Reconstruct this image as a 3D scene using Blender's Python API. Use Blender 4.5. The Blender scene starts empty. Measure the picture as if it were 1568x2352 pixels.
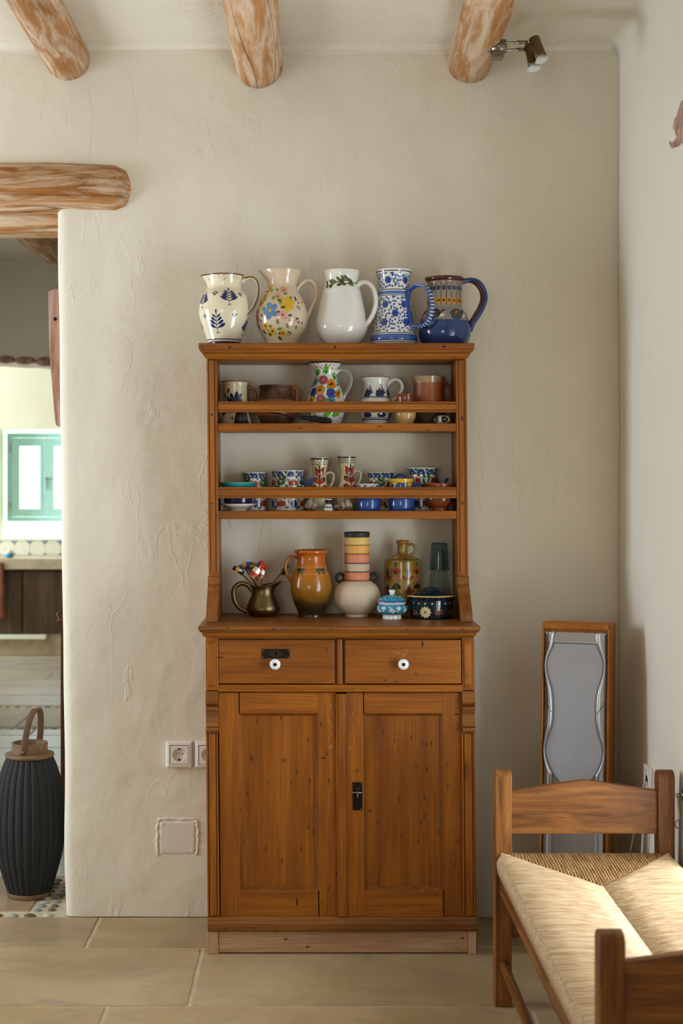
import bpy, bmesh, math, random
from mathutils import Vector, Matrix, noise as mnoise
PI = math.pi
random.seed(7)
SC = bpy.context.scene
COL = SC.collection

# ------------------------------------------------------------------ camera
F = 3267.0            # focal length in pixels of the 1568 px wide frame (50 mm on 24 mm)
D = 4.414             # camera distance from the plastered back wall (y = 0)
VX, VY = 710.0, 1110.0
EZ = 1.345            # eye height
cam = bpy.data.cameras.new('camera'); camo = bpy.data.objects.new('camera', cam); COL.objects.link(camo)
cam.sensor_fit = 'HORIZONTAL'; cam.sensor_width = 24.0; cam.lens = 50.0
cam.shift_x = (784 - VX) / 1568.0; cam.shift_y = -(1176 - VY) / 1568.0
camo.location = (0, -D, EZ); camo.rotation_euler = (PI / 2, 0, 0)
cam.clip_start = 0.05; cam.clip_end = 100
cam.dof.use_dof = True; cam.dof.focus_distance = 4.12; cam.dof.aperture_fstop = 4.5
SC.camera = camo

# ------------------------------------------------------------------ world, exposure, daylight
SC.view_settings.view_transform = 'Standard'; SC.view_settings.look = 'None'
SC.view_settings.gamma = 1.0; SC.view_settings.use_curve_mapping = False
SC.view_settings.exposure = 0.04
wd = bpy.data.worlds.new('sky'); SC.world = wd; wd.use_nodes = True
bg = wd.node_tree.nodes['Background']; bg.inputs['Color'].default_value = (0.82, 0.92, 1.0, 1); bg.inputs['Strength'].default_value = 2.0

def area(name, loc, rot, sx, sy, power, col):
    l = bpy.data.lights.new(name, 'AREA'); l.shape = 'RECTANGLE'; l.size = sx; l.size_y = sy
    l.energy = power; l.color = col
    o = bpy.data.objects.new(name, l); COL.objects.link(o); o.location = loc; o.rotation_euler = rot
    return o
# daylight entering through the openings built below (each lamp sits in its window opening)
area('window_left_offscreen', (-2.70, -0.55, 1.35), (0, -PI/2 - 0.25, 0), 1.50, 0.75, 50, (0.80, 0.90, 1.0))
area('window_right_offscreen', (1.28, -1.32, 1.02), (0, PI/2 + 0.22, 0), 1.30, 0.80, 33, (0.83, 0.91, 1.0))
area('window_front_offscreen', (-1.2, -6.72, 1.35), (PI/2 + 0.30, 0, 0), 1.5, 1.3, 18, (1.0, 0.88, 0.68))
area('kitchen_window_daylight', (-2.2, 7.72, 1.42), (-PI/2, 0, 0), 0.6, 0.7, 14, (0.9, 0.97, 1.0))
area('kitchen_window_left_offscreen', (-4.55, 6.0, 1.5), (0, -PI/2, 0), 1.2, 1.2, 90, (0.86, 0.94, 1.0))
area('hall_window_left_offscreen', (-3.12, 2.3, 1.2), (0, -PI/2, 0), 1.2, 1.0, 9, (0.84, 0.92, 1.0))

# ------------------------------------------------------------------ helpers
def S(y): return F / (D + y)
def W(px, py, y):
    s = S(y); return Vector(((px - VX) / s, y, EZ - (py - VY) / s))
def hx(h):
    h = h.lstrip('#'); o = []
    for i in (0, 2, 4):
        c = int(h[i:i+2], 16) / 255.0
        o.append(c / 12.92 if c <= 0.04045 else ((c + 0.055) / 1.055) ** 2.4)
    return (o[0], o[1], o[2], 1.0)

class NT:
    def __init__(s, name):
        s.m = bpy.data.materials.new(name); s.m.use_nodes = True; s.t = s.m.node_tree
        s.b = s.t.nodes['Principled BSDF']; s.out = s.t.nodes['Material Output']
    def n(s, typ, props=None, **kw):
        nd = s.t.nodes.new(typ)
        for k, v in (props or {}).items(): setattr(nd, k, v)
        for k, v in kw.items():
            key = k.replace('_', ' ')
            s.set(nd.inputs[key] if key in nd.inputs else nd.inputs[int(k[1:])], v)
        return nd
    def set(s, sock, v):
        if hasattr(v, 'is_output'): s.t.links.new(v, sock)
        else: sock.default_value = v
    def B(s, **kw):
        for k, v in kw.items(): s.set(s.b.inputs[k.replace('_', ' ')], v)
    def math(s, op, a, b=0.5, c=None, clamp=False):
        nd = s.t.nodes.new('ShaderNodeMath'); nd.operation = op; nd.use_clamp = clamp
        s.set(nd.inputs[0], a); s.set(nd.inputs[1], b)
        if c is not None: s.set(nd.inputs[2], c)
        return nd.outputs[0]
    def ramp(s, fac, stops):
        nd = s.t.nodes.new('ShaderNodeValToRGB'); e = nd.color_ramp.elements
        while len(e) < len(stops): e.new(0.5)
        for i, (p, c) in enumerate(stops):
            e[i].position = p; e[i].color = c if len(c) == 4 else (*c, 1)
        s.set(nd.inputs[0], fac); return nd.outputs[0]
    def mix(s, fac, a, b, blend='MIX'):
        nd = s.t.nodes.new('ShaderNodeMix'); nd.data_type = 'RGBA'; nd.blend_type = blend
        s.set(nd.inputs[0], fac); s.set(nd.inputs[6], a); s.set(nd.inputs[7], b); return nd.outputs[2]
    def coord(s, scale=(1, 1, 1), rnd=True, kind='Object'):
        tc = s.n('ShaderNodeTexCoord'); v = tc.outputs[kind]
        if rnd:
            oi = s.n('ShaderNodeObjectInfo'); r = s.math('MULTIPLY', oi.outputs['Random'], 17.0)
            va = s.n('ShaderNodeVectorMath', {'operation': 'ADD'}); s.set(va.inputs[0], v); s.set(va.inputs[1], r); v = va.outputs[0]
        mp = s.n('ShaderNodeMapping', Scale=scale); s.set(mp.inputs['Vector'], v); return mp.outputs[0]
    def noise(s, v, scale, detail=4, rough=0.55, dist=0.0):
        return s.n('ShaderNodeTexNoise', Vector=v, Scale=scale, Detail=detail, Roughness=rough, Distortion=dist).outputs[0]
    def bump(s, h, strength=0.3, dist=0.01, normal=None):
        nd = s.n('ShaderNodeBump', Strength=strength, Distance=dist, Height=h)
        if normal is not None: s.set(nd.inputs['Normal'], normal)
        return nd.outputs[0]

MAT = {}
def plaster(name, a, b, bumpk=1.0):
    n = NT(name); v = n.coord((1, 1, 1), False); vt = n.coord((2.4, 2.4, 0.75), False)
    big = n.noise(v, 1.3, 3); col = n.mix(n.ramp(big, [(0.35, (0, 0, 0)), (0.65, (1, 1, 1))]), a, b)
    st = n.noise(v, 5.0, 3, 0.5, 0.3); fine = n.noise(v, 130.0, 3, 0.6); mid = n.noise(v, 34.0, 4, 0.6)
    w = n.n('ShaderNodeVectorMath', {'operation': 'MULTIPLY_ADD'}); n.set(w.inputs[0], n.n('ShaderNodeTexNoise', Vector=vt, Scale=2.2, Detail=4.0).outputs[1]); w.inputs[1].default_value = (.6, .6, .6); n.set(w.inputs[2], vt)
    vo = n.n('ShaderNodeTexVoronoi', {'feature': 'DISTANCE_TO_EDGE'}, Vector=w.outputs[0], Scale=1.9).outputs[0]
    ridge = n.ramp(vo, [(0.0, (1, 1, 1)), (0.010, (0, 0, 0))])
    m1 = n.ramp(n.noise(v, 3.1, 3), [(0.46, (0, 0, 0)), (0.58, (1, 1, 1))])
    flake = n.ramp(n.noise(vt, 2.6, 7, 0.62, 0.5), [(0.555, (0, 0, 0)), (0.572, (1, 1, 1))])
    m2 = n.ramp(n.noise(v, 1.9, 2), [(0.46, (0, 0, 0)), (0.58, (1, 1, 1))])
    h = n.math('ADD', n.math('MULTIPLY', st, 0.9), n.math('MULTIPLY', fine, 0.045)); h = n.math('ADD', h, n.math('MULTIPLY', mid, 0.085))
    h = n.math('ADD', h, n.math('MULTIPLY', n.math('MULTIPLY', ridge, m1), 0.06)); h = n.math('ADD', h, n.math('MULTIPLY', n.math('MULTIPLY', flake, m2), 0.11))
    n.B(Base_Color=col, Roughness=0.88, Normal=n.bump(h, 0.6 * bumpk, 0.012)); n.b.inputs['Specular IOR Level'].default_value = 0.2
    MAT[name] = n.m
plaster('plaster', hx('#e7dfce'), hx('#ded5c4'), 1.3)
plaster('plaster_smooth', hx('#e6e0d4'), hx('#ded8ca'), 0.45)
plaster('plaster_kitchen', hx('#ecebd8'), hx('#e2e0c8'), 0.4)
plaster('plaster_tan', hx('#e3dac8'), hx('#dad0bd'), 0.6)

def wood(name, axis, c1, c2, c3, rough=0.42, knots=1.0, coat=0.0, wash=None, along=1.1, across=16.0):
    n = NT(name)
    def sc(a, c): return tuple(a if 'xyz'[i] == axis else c for i in range(3))
    v = n.coord(sc(along, across))
    g = n.noise(v, 1.5, 5, 0.6, 0.9)
    col = n.ramp(g, [(0.28, c1), (0.5, c2), (0.72, c3)])
    fib = n.noise(n.coord(sc(7.0, 330.0)), 1.0, 3, 0.6)
    col = n.mix(0.55, col, n.ramp(fib, [(0.3, (0.45, 0.45, 0.45)), (0.62, (1.15, 1.1, 1.05))]), 'MULTIPLY')
    lo = n.noise(n.coord(sc(1.2, 4.0)), 1.0, 3, 0.5, 0.4)
    col = n.mix(0.8, col, n.ramp(lo, [(0.32, (0.66, 0.62, 0.56)), (0.62, (1.08, 1.06, 1.02))]), 'MULTIPLY')
    if wash:
        wn = n.noise(n.coord(sc(3.5, 30.0)), 1.0, 5, 0.65, 0.6)
        col = n.mix(n.ramp(wn, [(0.43, (0, 0, 0)), (0.62, (0.75, 0.75, 0.75))]), col, wash)
        cr = n.noise(n.coord(sc(0.55, 11.0)), 1.0, 1, 0.5, 0.3)
        ck = n.ramp(n.math('ABSOLUTE', n.math('SUBTRACT', cr, 0.5)), [(0.0, (1, 1, 1)), (0.006, (0, 0, 0))])
        col = n.mix(n.math('MULTIPLY', ck, 0.8), col, (0.05, 0.025, 0.012, 1))
    if knots:
        kv = n.coord(sc(3.2, 6.0))
        vo = n.n('ShaderNodeTexVoronoi', Vector=kv, Scale=1.0, Randomness=1.0)
        pick = n.math('GREATER_THAN', n.n('ShaderNodeSeparateColor', Color=vo.outputs['Color']).outputs[0], 0.80)
        kn = n.math('MULTIPLY', n.ramp(vo.outputs['Distance'], [(0.03, (1, 1, 1)), (0.13, (0, 0, 0))]), pick)
        col = n.mix(n.math('MULTIPLY', kn, 0.72 * knots), col, (0.045, 0.018, 0.006, 1))
        sp = n.n('ShaderNodeTexVoronoi', Vector=n.coord(sc(22.0, 75.0)), Scale=1.0)
        pk = n.math('GREATER_THAN', n.n('ShaderNodeSeparateColor', Color=sp.outputs['Color']).outputs[1], 0.86)
        sk = n.math('MULTIPLY', n.ramp(sp.outputs['Distance'], [(0.10, (1, 1, 1)), (0.24, (0, 0, 0))]), pk)
        col = n.mix(n.math('MULTIPLY', sk, 0.8 * knots), col, (0.03, 0.012, 0.004, 1))
        wr = n.noise(n.coord(sc(5.0, 17.0)), 1.0, 6, 0.7, 1.2)
        col = n.mix(n.ramp(wr, [(0.60, (0, 0, 0)), (0.78, (0.55, 0.55, 0.55))]), col, (0.05, 0.02, 0.006, 1))
    n.B(Base_Color=col, Roughness=rough, Normal=n.bump(n.math('ADD', fib, g), 0.22, 0.0015))
    n.B(Specular_IOR_Level=0.3)
    if coat: n.B(Coat_Weight=coat, Coat_Roughness=0.28)
    MAT[name] = n.m
for ax in 'xyz':
    wood('pine_' + ax, ax, hx('#7e450a'), hx('#985710'), hx('#aa671a'), 0.42, 1.0, 0.04)
    wood('pine_dark_' + ax, ax, hx('#6b3e12'), hx('#85501c'), hx('#966028'), 0.40, 0.8, 0.08)
    wood('bench_wood_' + ax, ax, hx('#55300f'), hx('#82501f'), hx('#a26e34'), 0.48, 0.35, 0.03, along=2.2, across=24)
    wood('raw_pine_' + ax, ax, hx('#b08a6a'), hx('#c09a78'), hx('#cba988'), 0.6, 0.9)
wood('log_y', 'y', hx('#a8703a'), hx('#c08a54'), hx('#cfa06e'), 0.65, 0.4, 0, hx('#dccab2'))
wood('log_x', 'x', hx('#9c5f26'), hx('#b37638'), hx('#c48c52'), 0.65, 0.3, 0, hx('#d8c6aa'))
wood('plank_red_z', 'z', hx('#8d5a42'), hx('#a3705a'), hx('#b98a76'), 0.7, 0.4, 0, hx('#cdb3a6'))
wood('kitchen_wood_z', 'z', hx('#40301f'), hx('#54402c'), hx('#66503a'), 0.6, 0.3)
wood('orange_veneer_z', 'z', hx('#a8641e'), hx('#b46f26'), hx('#bb7830'), 0.45, 0.0)
wood('collar_wood_x', 'x', hx('#6e563e'), hx('#7d644a'), hx('#8c7458'), 0.6, 0.1)

def plain(name, c, rough=0.5, metal=0.0, var=0.06, bumps=None, coat=0.0, spec=0.5, vscale=14):
    n = NT(name); c = hx(c) if isinstance(c, str) else c
    if var:
        nz = n.noise(n.coord((1, 1, 1)), vscale, 5, 0.6)
        k1 = tuple(max(0, x * (1 - var * 2.2)) for x in c[:3]) + (1,); k2 = tuple(min(1, x * (1 + var * 1.6)) for x in c[:3]) + (1,)
        n.B(Base_Color=n.ramp(nz, [(0.3, k1), (0.7, k2)]))
    else: n.B(Base_Color=c)
    n.B(Roughness=rough, Metallic=metal, Specular_IOR_Level=spec)
    if coat: n.B(Coat_Weight=coat, Coat_Roughness=0.06)
    if bumps:
        sc, st = bumps; n.B(Normal=n.bump(n.noise(n.coord((1, 1, 1)), sc, 4, 0.6), st, 0.002))
    MAT[name] = n.m; return name
def glaze(name, c, rough=0.10, var=0.04): return plain(name, c, rough, 0, var, (30, 0.06), 0.25)
G = {}
for k, c in dict(cream='#e9dfc2', blush='#d3bda2', jugblue='#243c70', white='#e6e4dc', grey='#8d8377', navy='#16264f', ink='#1b2d5c', blue='#284c90', mid='#4a74bb', sky='#3f8fb8',
                 black='#15151a', maroon='#4f1d15', yellow='#d8ad22', gold='#c78a22', orange='#d98317', red='#b8301a', rust='#8c3a18', pink='#d59a86', plum='#9d5566',
                 green='#4c7a35', leaf='#3f5522', lime='#5fae3c', pine='#1d4b38', olive='#5e6a3a', terracotta='#8a4020', beige='#c99f66', teal='#2e9a9c',
                 deepblue='#0d1a48', petrol='#0b2230', turquoise='#2f8fae', tan='#b29a72', amber='#8c6a1e', brown='#4a2c18', sand='#d9cda8', cobalt='#24479a', slateblue='#5b7fb0',
                 ochre='#a5611a', umber='#3c2c20', grass='#5d8a3c', clay='#7b4c2c').items():
    G[k] = glaze('glaze_' + k, c)
plain('grime', '#2b190b', 0.7, 0, 0.25)
plain('speckle_brown', '#6b3a2a', 0.2, 0, 0.2)
plain('vase_cream', '#d3bfa6', 0.62, 0, 0.03, (60, 0.1)); plain('vase_black', '#1f1f20', 0.6, 0, 0.1, (80, 0.2))
plain('vase_yellow', '#d9b45a', 0.6, 0, 0.08); plain('vase_amber', '#dd9f34', 0.6, 0, 0.08); plain('vase_coral', '#cf6f4a', 0.6, 0, 0.1); plain('vase_stone', '#bdaa8c', 0.6, 0, 0.08)
plain('vase_line', '#f0d9b0', 0.6, 0, 0.05)
plain('earthen', '#a05a2c', 0.38, 0, 0.25, (40, 0.3), 0, vscale=9); plain('earthen_dark', '#5d3a22', 0.5, 0, 0.4, (40, 0.4), 0, vscale=16)
plain('brass', '#7b6a48', 0.36, 1.0, 0.10, (50, 0.05)); plain('iron', '#241a14', 0.5, 0.75, 0.3, (90, 0.3)); plain('iron_rod', '#3a3128', 0.4, 0.8, 0.2)
plain('nickel', '#8b8378', 0.34, 1.0, 0.05); plain('silver_plastic', '#b4b5ba', 0.24, 0.8, 0.03); plain('grille', '#a6a7b0', 0.55, 0.0, 0.02, (420, 0.15))
plain('white_plastic', '#e8e2dc', 0.32, 0, 0.015); plain('seam_shade', '#141312', 0.8, 0, 0); plain('steel', '#9a9a98', 0.3, 1.0, 0.04)
plain('porcelain', '#e9ecee', 0.12, 0, 0.02, None, 0.3); plain('lantern_black', '#19191b', 0.75, 0, 0.12, (220, 0.3)); plain('strap', '#6d5238', 0.6, 0, 0.1)
plain('lantern_slat', '#2c2c2f', 0.8, 0, 0.1)
plain('teal_paint', '#b2e4e0', 0.5, 0, 0.03); plain('pebble_a', '#8d8f8c', 0.5, 0, 0.15); plain('pebble_b', '#6f5a4a', 0.5, 0, 0.2); plain('pebble_c', '#b8b2a6', 0.5, 0, 0.12)
plain('grout', '#c4b596', 0.9, 0, 0.08, (70, 0.4)); plain('tile_white', '#e6e4d2', 0.2, 0, 0.02); plain('tile_blue', '#8d96ac', 0.25, 0, 0.05); plain('concrete', '#b9a98e', 0.6, 0, 0.1, (40, 0.3))
plain('pink_stone', '#b58f7c', 0.85, 0, 0.25, (45, 0.8), vscale=30); plain('shell', '#cbb7a4', 0.22, 0, 0.1); plain('wick', '#8a5a30', 0.6, 0, 0.1)
plain('bristle', '#17171a', 0.45, 0, 0.2); plain('cloth_rust', '#7a4630', 0.85, 0, 0.15); plain('clear_cable', '#d8d4cc', 0.35, 0, 0.02)
plain('bulb_glass', '#c9d0cc', 0.15, 0, 0.05); plain('chair_dark', '#6a3f22', 0.5, 0, 0.2)

def stone(name, a, b, c, rough=0.5):
    n = NT(name); v = n.coord((1, 1, 1)); big = n.noise(v, 2.2, 6, 0.62, 0.6); md = n.noise(n.coord((6, 14, 6)), 1.0, 6, 0.65, 0.8)
    col = n.ramp(big, [(0.32, a), (0.52, b), (0.70, c)])
    col = n.mix(n.ramp(md, [(0.52, (0, 0, 0)), (0.72, (0.5, 0.5, 0.5))]), col, hx('#7d7468'))
    oi = n.n('ShaderNodeObjectInfo'); col = n.mix(0.5, col, n.ramp(oi.outputs['Random'], [(0, (0.80, 0.80, 0.82)), (1, (1.15, 1.1, 1.05))]), 'MULTIPLY')
    fine = n.noise(v, 160, 4, 0.65)
    n.B(Base_Color=col, Roughness=rough, Normal=n.bump(n.math('ADD', fine, n.math('MULTIPLY', md, 1.5)), 0.25, 0.003)); MAT[name] = n.m
stone('flagstone', hx('#9a835f'), hx('#a9926e'), hx('#b6a280'))
stone('flagstone_pale', hx('#a0968a'), hx('#ada497'), hx('#bab2a6'), 0.32)
stone('flagstone_brown', hx('#8f7558'), hx('#a08767'), hx('#b09a7c'), 0.5)

def rush(name, c1, c2, c3, axis):
    n = NT(name); sc = tuple(12.0 if 'xyz'[i] == axis else 200.0 for i in range(3))
    f = n.noise(n.coord(sc, False), 1.0, 4, 0.6); col = n.ramp(f, [(0.32, c1), (0.5, c2), (0.68, c3)])
    n.B(Base_Color=col, Roughness=0.5, Specular_IOR_Level=0.4, Normal=n.bump(f, 0.4, 0.001)); MAT[name] = n.m
rush('rush_pale', hx('#a07c54'), hx('#c2a27a'), hx('#dac3a2'), 'x')
rush('rush_brown', hx('#7d5a34'), hx('#a57e50'), hx('#c09a6c'), 'y')

def glass(name, col, rough=0.02):
    n = NT(name); t = n.n('ShaderNodeBsdfTransparent', Color=col); g = n.n('ShaderNodeBsdfGlossy', Roughness=rough)
    lw = n.n('ShaderNodeLayerWeight', Blend=0.5); fr = n.math('ADD', n.math('MULTIPLY', n.math('POWER', lw.outputs['Facing'], 4.0), 0.55), 0.04)
    mx = n.n('ShaderNodeMixShader'); n.set(mx.inputs[0], fr); n.set(mx.inputs[1], t.outputs[0]); n.set(mx.inputs[2], g.outputs[0])
    n.set(n.out.inputs['Surface'], mx.outputs[0]); MAT[name] = n.m
glass('window_glass', (0.97, 0.99, 0.98, 1)); glass('glass_teal', (0.56, 0.74, 0.80, 1)); glass('glass_grey', (0.80, 0.87, 0.88, 1))

def shellmat():
    n = NT('shell_marbled'); v = n.coord((1, 1, 1)); f = n.noise(v, 55, 4, 0.6, 2.5)
    n.B(Base_Color=n.ramp(f, [(0.35, hx('#5e4a4a')), (0.48, hx('#a88c78')), (0.62, hx('#d2c0aa'))]), Roughness=0.2, Coat_Weight=0.3); MAT['shell_marbled'] = n.m
    n = NT('jar_glaze'); tc = n.n('ShaderNodeTexCoord'); z = n.n('ShaderNodeSeparateXYZ', Vector=tc.outputs['Object']).outputs[2]
    w = n.math('ADD', z, n.math('MULTIPLY', n.math('SUBTRACT', n.noise(n.coord((1, 1, 1)), 22, 5, 0.6), 0.5), 0.07)); sp = n.noise(n.coord((1, 1, 1)), 60, 4, 0.65)
    col = n.ramp(n.math('MULTIPLY', w, 5.0), [(0.10, hx('#2f2318')), (0.24, hx('#4f3a1c')), (0.34, hx('#8a5f18')), (0.62, hx('#b0671a')), (0.9, hx('#b45a14'))])
    col = n.mix(n.ramp(sp, [(0.58, (0, 0, 0)), (0.75, (0.5, 0.5, 0.5))]), col, hx('#6a3c14'))
    n.B(Base_Color=col, Roughness=0.17, Coat_Weight=0.2, Normal=n.bump(sp, 0.12, 0.002)); MAT['jar_glaze'] = n.m
    n = NT('bottle_glaze'); f = n.noise(n.coord((1, 1, 1)), 26, 6, 0.7)
    n.B(Base_Color=n.ramp(f, [(0.3, hx('#4f3c12')), (0.5, hx('#8a6a24')), (0.7, hx('#a88a40'))]), Roughness=0.12, Coat_Weight=0.3); MAT['bottle_glaze'] = n.m
shellmat()

def cr(pts, n=6):
    """Catmull-Rom through points (tuples of any length)."""
    P = [tuple(p) for p in pts]; out = []
    for i in range(len(P) - 1):
        a = P[max(i - 1, 0)]; b = P[i]; c = P[i + 1]; d = P[min(i + 2, len(P) - 1)]
        for k in range(n):
            t = k / n
            out.append(tuple(0.5 * (2 * b[j] + (c[j] - a[j]) * t + (2 * a[j] - 5 * b[j] + 4 * c[j] - d[j]) * t * t + (3 * b[j] - a[j] - 3 * c[j] + d[j]) * t ** 3) for j in range(len(b))))
    out.append(P[-1]); return out

class MB:
    def __init__(s): s.v = []; s.f = []; s.m = []; s.sm = []
    def face(s, idx, m=0, smooth=False): s.f.append(tuple(idx)); s.m.append(m); s.sm.append(smooth)
    def box(s, x0, x1, y0, y1, z0, z1, m=0):
        b = len(s.v)
        for z in (z0, z1):
            for (x, y) in ((x0, y0), (x1, y0), (x1, y1), (x0, y1)): s.v.append((x, y, z))
        for q in ((3, 2, 1, 0), (4, 5, 6, 7), (0, 1, 5, 4), (1, 2, 6, 5), (2, 3, 7, 6), (3, 0, 4, 7)): s.face([b + i for i in q], m)
        return s
    def prism(s, pts, vec, m=0, smooth=False):
        b = len(s.v); n = len(pts); vec = Vector(vec)
        for p in pts: s.v.append(tuple(p))
        for p in pts: s.v.append(tuple(Vector(p) + vec))
        s.face(range(b, b + n), m); s.face(range(b + 2 * n - 1, b + n - 1, -1), m)
        for i in range(n): j = (i + 1) % n; s.face((b + i, b + j, b + n + j, b + n + i), m, smooth)
        return s
    def loft(s, rings, m=0, caps=True, smooth=True, closed=True):
        b = len(s.v); n = len(rings[0])
        for r in rings:
            for p in r: s.v.append(tuple(p))
        for k in range(len(rings) - 1):
            mm = m[k] if isinstance(m, (list, tuple)) else m
            for i in range(n if closed else n - 1):
                j = (i + 1) % n; s.face((b + k * n + i, b + k * n + j, b + (k + 1) * n + j, b + (k + 1) * n + i), mm, smooth)
        if caps:
            s.face([b + i for i in range(n)][::-1], m[0] if isinstance(m, (list, tuple)) else m)
            e = b + (len(rings) - 1) * n; s.face([e + i for i in range(n)], m[-1] if isinstance(m, (list, tuple)) else m)
        return s
    def tube(s, path, rad, seg=10, m=0, side=None, caps=True, twist=0.0):
        P = [Vector(p) for p in path]; rings = []; prev = None
        for i, p in enumerate(P):
            t = (P[min(i + 1, len(P) - 1)] - P[max(i - 1, 0)])
            if t.length < 1e-9: t = Vector((0, 0, 1))
            t.normalize()
            a = Vector(side) if side is not None else (prev if prev is not None else (Vector((0, 0, 1)) if abs(t.z) < 0.9 else Vector((1, 0, 0))))
            u = (a - t * a.dot(t))
            if u.length < 1e-6: u = t.orthogonal()
            u.normalize(); prev = u; w = t.cross(u)
            r = rad[i] if isinstance(rad, (list,)) else rad
            ra, rb = (r, r) if not isinstance(r, tuple) else r
            tw = twist * i
            rings.append([p + u * (ra * math.cos(2 * PI * k / seg + tw)) * 1 + w * (rb * math.sin(2 * PI * k / seg + tw)) if not twist else
                          p + (u * math.cos(tw) + w * math.sin(tw)) * (ra * math.cos(2 * PI * k / seg)) + (w * math.cos(tw) - u * math.sin(tw)) * (rb * math.sin(2 * PI * k / seg)) for k in range(seg)])
        return s.loft(rings, m, caps)
    def lathe(s, prof, c, seg=40, m=0, axis='z', caps=True):
        rings = []
        for r, h in prof:
            ring = []
            for k in range(seg):
                a = 2 * PI * k / seg; ca, sa = r * math.cos(a), r * math.sin(a)
                ring.append((c[0] + ca, c[1] + sa, c[2] + h) if axis == 'z' else ((c[0] + ca, c[1] + h, c[2] + sa) if axis == 'y' else (c[0] + h, c[1] + ca, c[2] + sa)))
            rings.append(ring)
        return s.loft(rings, m, caps)
    def ell(s, c, r, m=0, seg=14, rings=8, rot=None):
        R = []
        for i in range(rings + 1):
            a = -PI / 2 + PI * i / rings; q = max(math.cos(a), 0.02)
            ring = []
            for k in range(seg):
                p = Vector((r[0] * q * math.cos(2 * PI * k / seg), r[1] * q * math.sin(2 * PI * k / seg), r[2] * math.sin(a)))
                if rot is not None: p = rot @ p
                ring.append(p + Vector(c))
            R.append(ring)
        return s.loft(R, m, True)
    def build(s, name, mats, parent=None, origin=None, bevel=0.0, shear=None, label=None, cat=None, group=None, kind=None, fix=True, seg=2):
        if isinstance(mats, str): mats = [mats]
        o0 = Vector(parent['_o']) if parent is not None else (Vector(origin) if origin is not None else Vector((0, 0, 0)))
        vs = s.v
        if shear: vs = [(x - (z - 0.487) * shear, y, z) for x, y, z in vs]
        me = bpy.data.meshes.new(name); me.from_pydata([tuple(Vector(p) - o0) for p in vs], [], s.f)
        for mm in mats: me.materials.append(MAT[mm])
        me.polygons.foreach_set('material_index', s.m); me.polygons.foreach_set('use_smooth', s.sm)
        if fix:
            bm = bmesh.new(); bm.from_mesh(me); bmesh.ops.recalc_face_normals(bm, faces=bm.faces); bm.to_mesh(me); bm.free()
        me.update()
        o = bpy.data.objects.new(name, me); COL.objects.link(o)
        if parent is not None: o.parent = parent
        else: o.location = o0
        o['_o'] = tuple(o0)
        if bevel:
            b = o.modifiers.new('bevel', 'BEVEL'); b.width = bevel; b.segments = seg; b.limit_method = 'ANGLE'; b.angle_limit = math.radians(35)
        tag(o, label, cat, group, kind); return o
def tag(o, label=None, cat=None, group=None, kind=None):
    if label: o['label'] = label
    if cat: o['category'] = cat
    if group: o['group'] = group
    if kind: o['kind'] = kind
def thing(name, loc, label, cat, group=None, kind=None):
    o = bpy.data.objects.new(name, None); COL.objects.link(o); o.location = loc; o['_o'] = tuple(loc); o.empty_display_size = 0.05
    tag(o, label, cat, group, kind); return o
def holed(mb, outer, holes, y0, y1, m=0, bottom=None):
    """plate in the xz plane between y0 (front) and y1 with real openings; bottom closes each opening at that depth"""
    from mathutils.geometry import tessellate_polygon
    loops = [outer] + holes; flat = [p for l in loops for p in l]
    tri = tessellate_polygon([[Vector((x, z, 0)) for x, z in l] for l in loops])
    for y in (y0, y1):
        b = len(mb.v); mb.v += [(x, y, z) for x, z in flat]
        for t in tri: mb.face([b + i for i in t], m)
    for q, l in enumerate(loops):
        b = len(mb.v); n = len(l); e = y1 if q == 0 or bottom is None else bottom
        mb.v += [(x, y0, z) for x, z in l] + [(x, e, z) for x, z in l]
        for i in range(n): j = (i + 1) % n; mb.face((b + i, b + j, b + n + j, b + n + i), m)
        if q and bottom is not None: mb.face(range(b + n, b + 2 * n), m)
def circ(cx, cz, r, n=20): return [(cx + r * math.cos(2 * PI * k / n), cz + r * math.sin(2 * PI * k / n)) for k in range(n)]
def nz(x, y, z, sc=1.0): return mnoise.noise(Vector((x * sc, y * sc, z * sc)))

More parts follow.
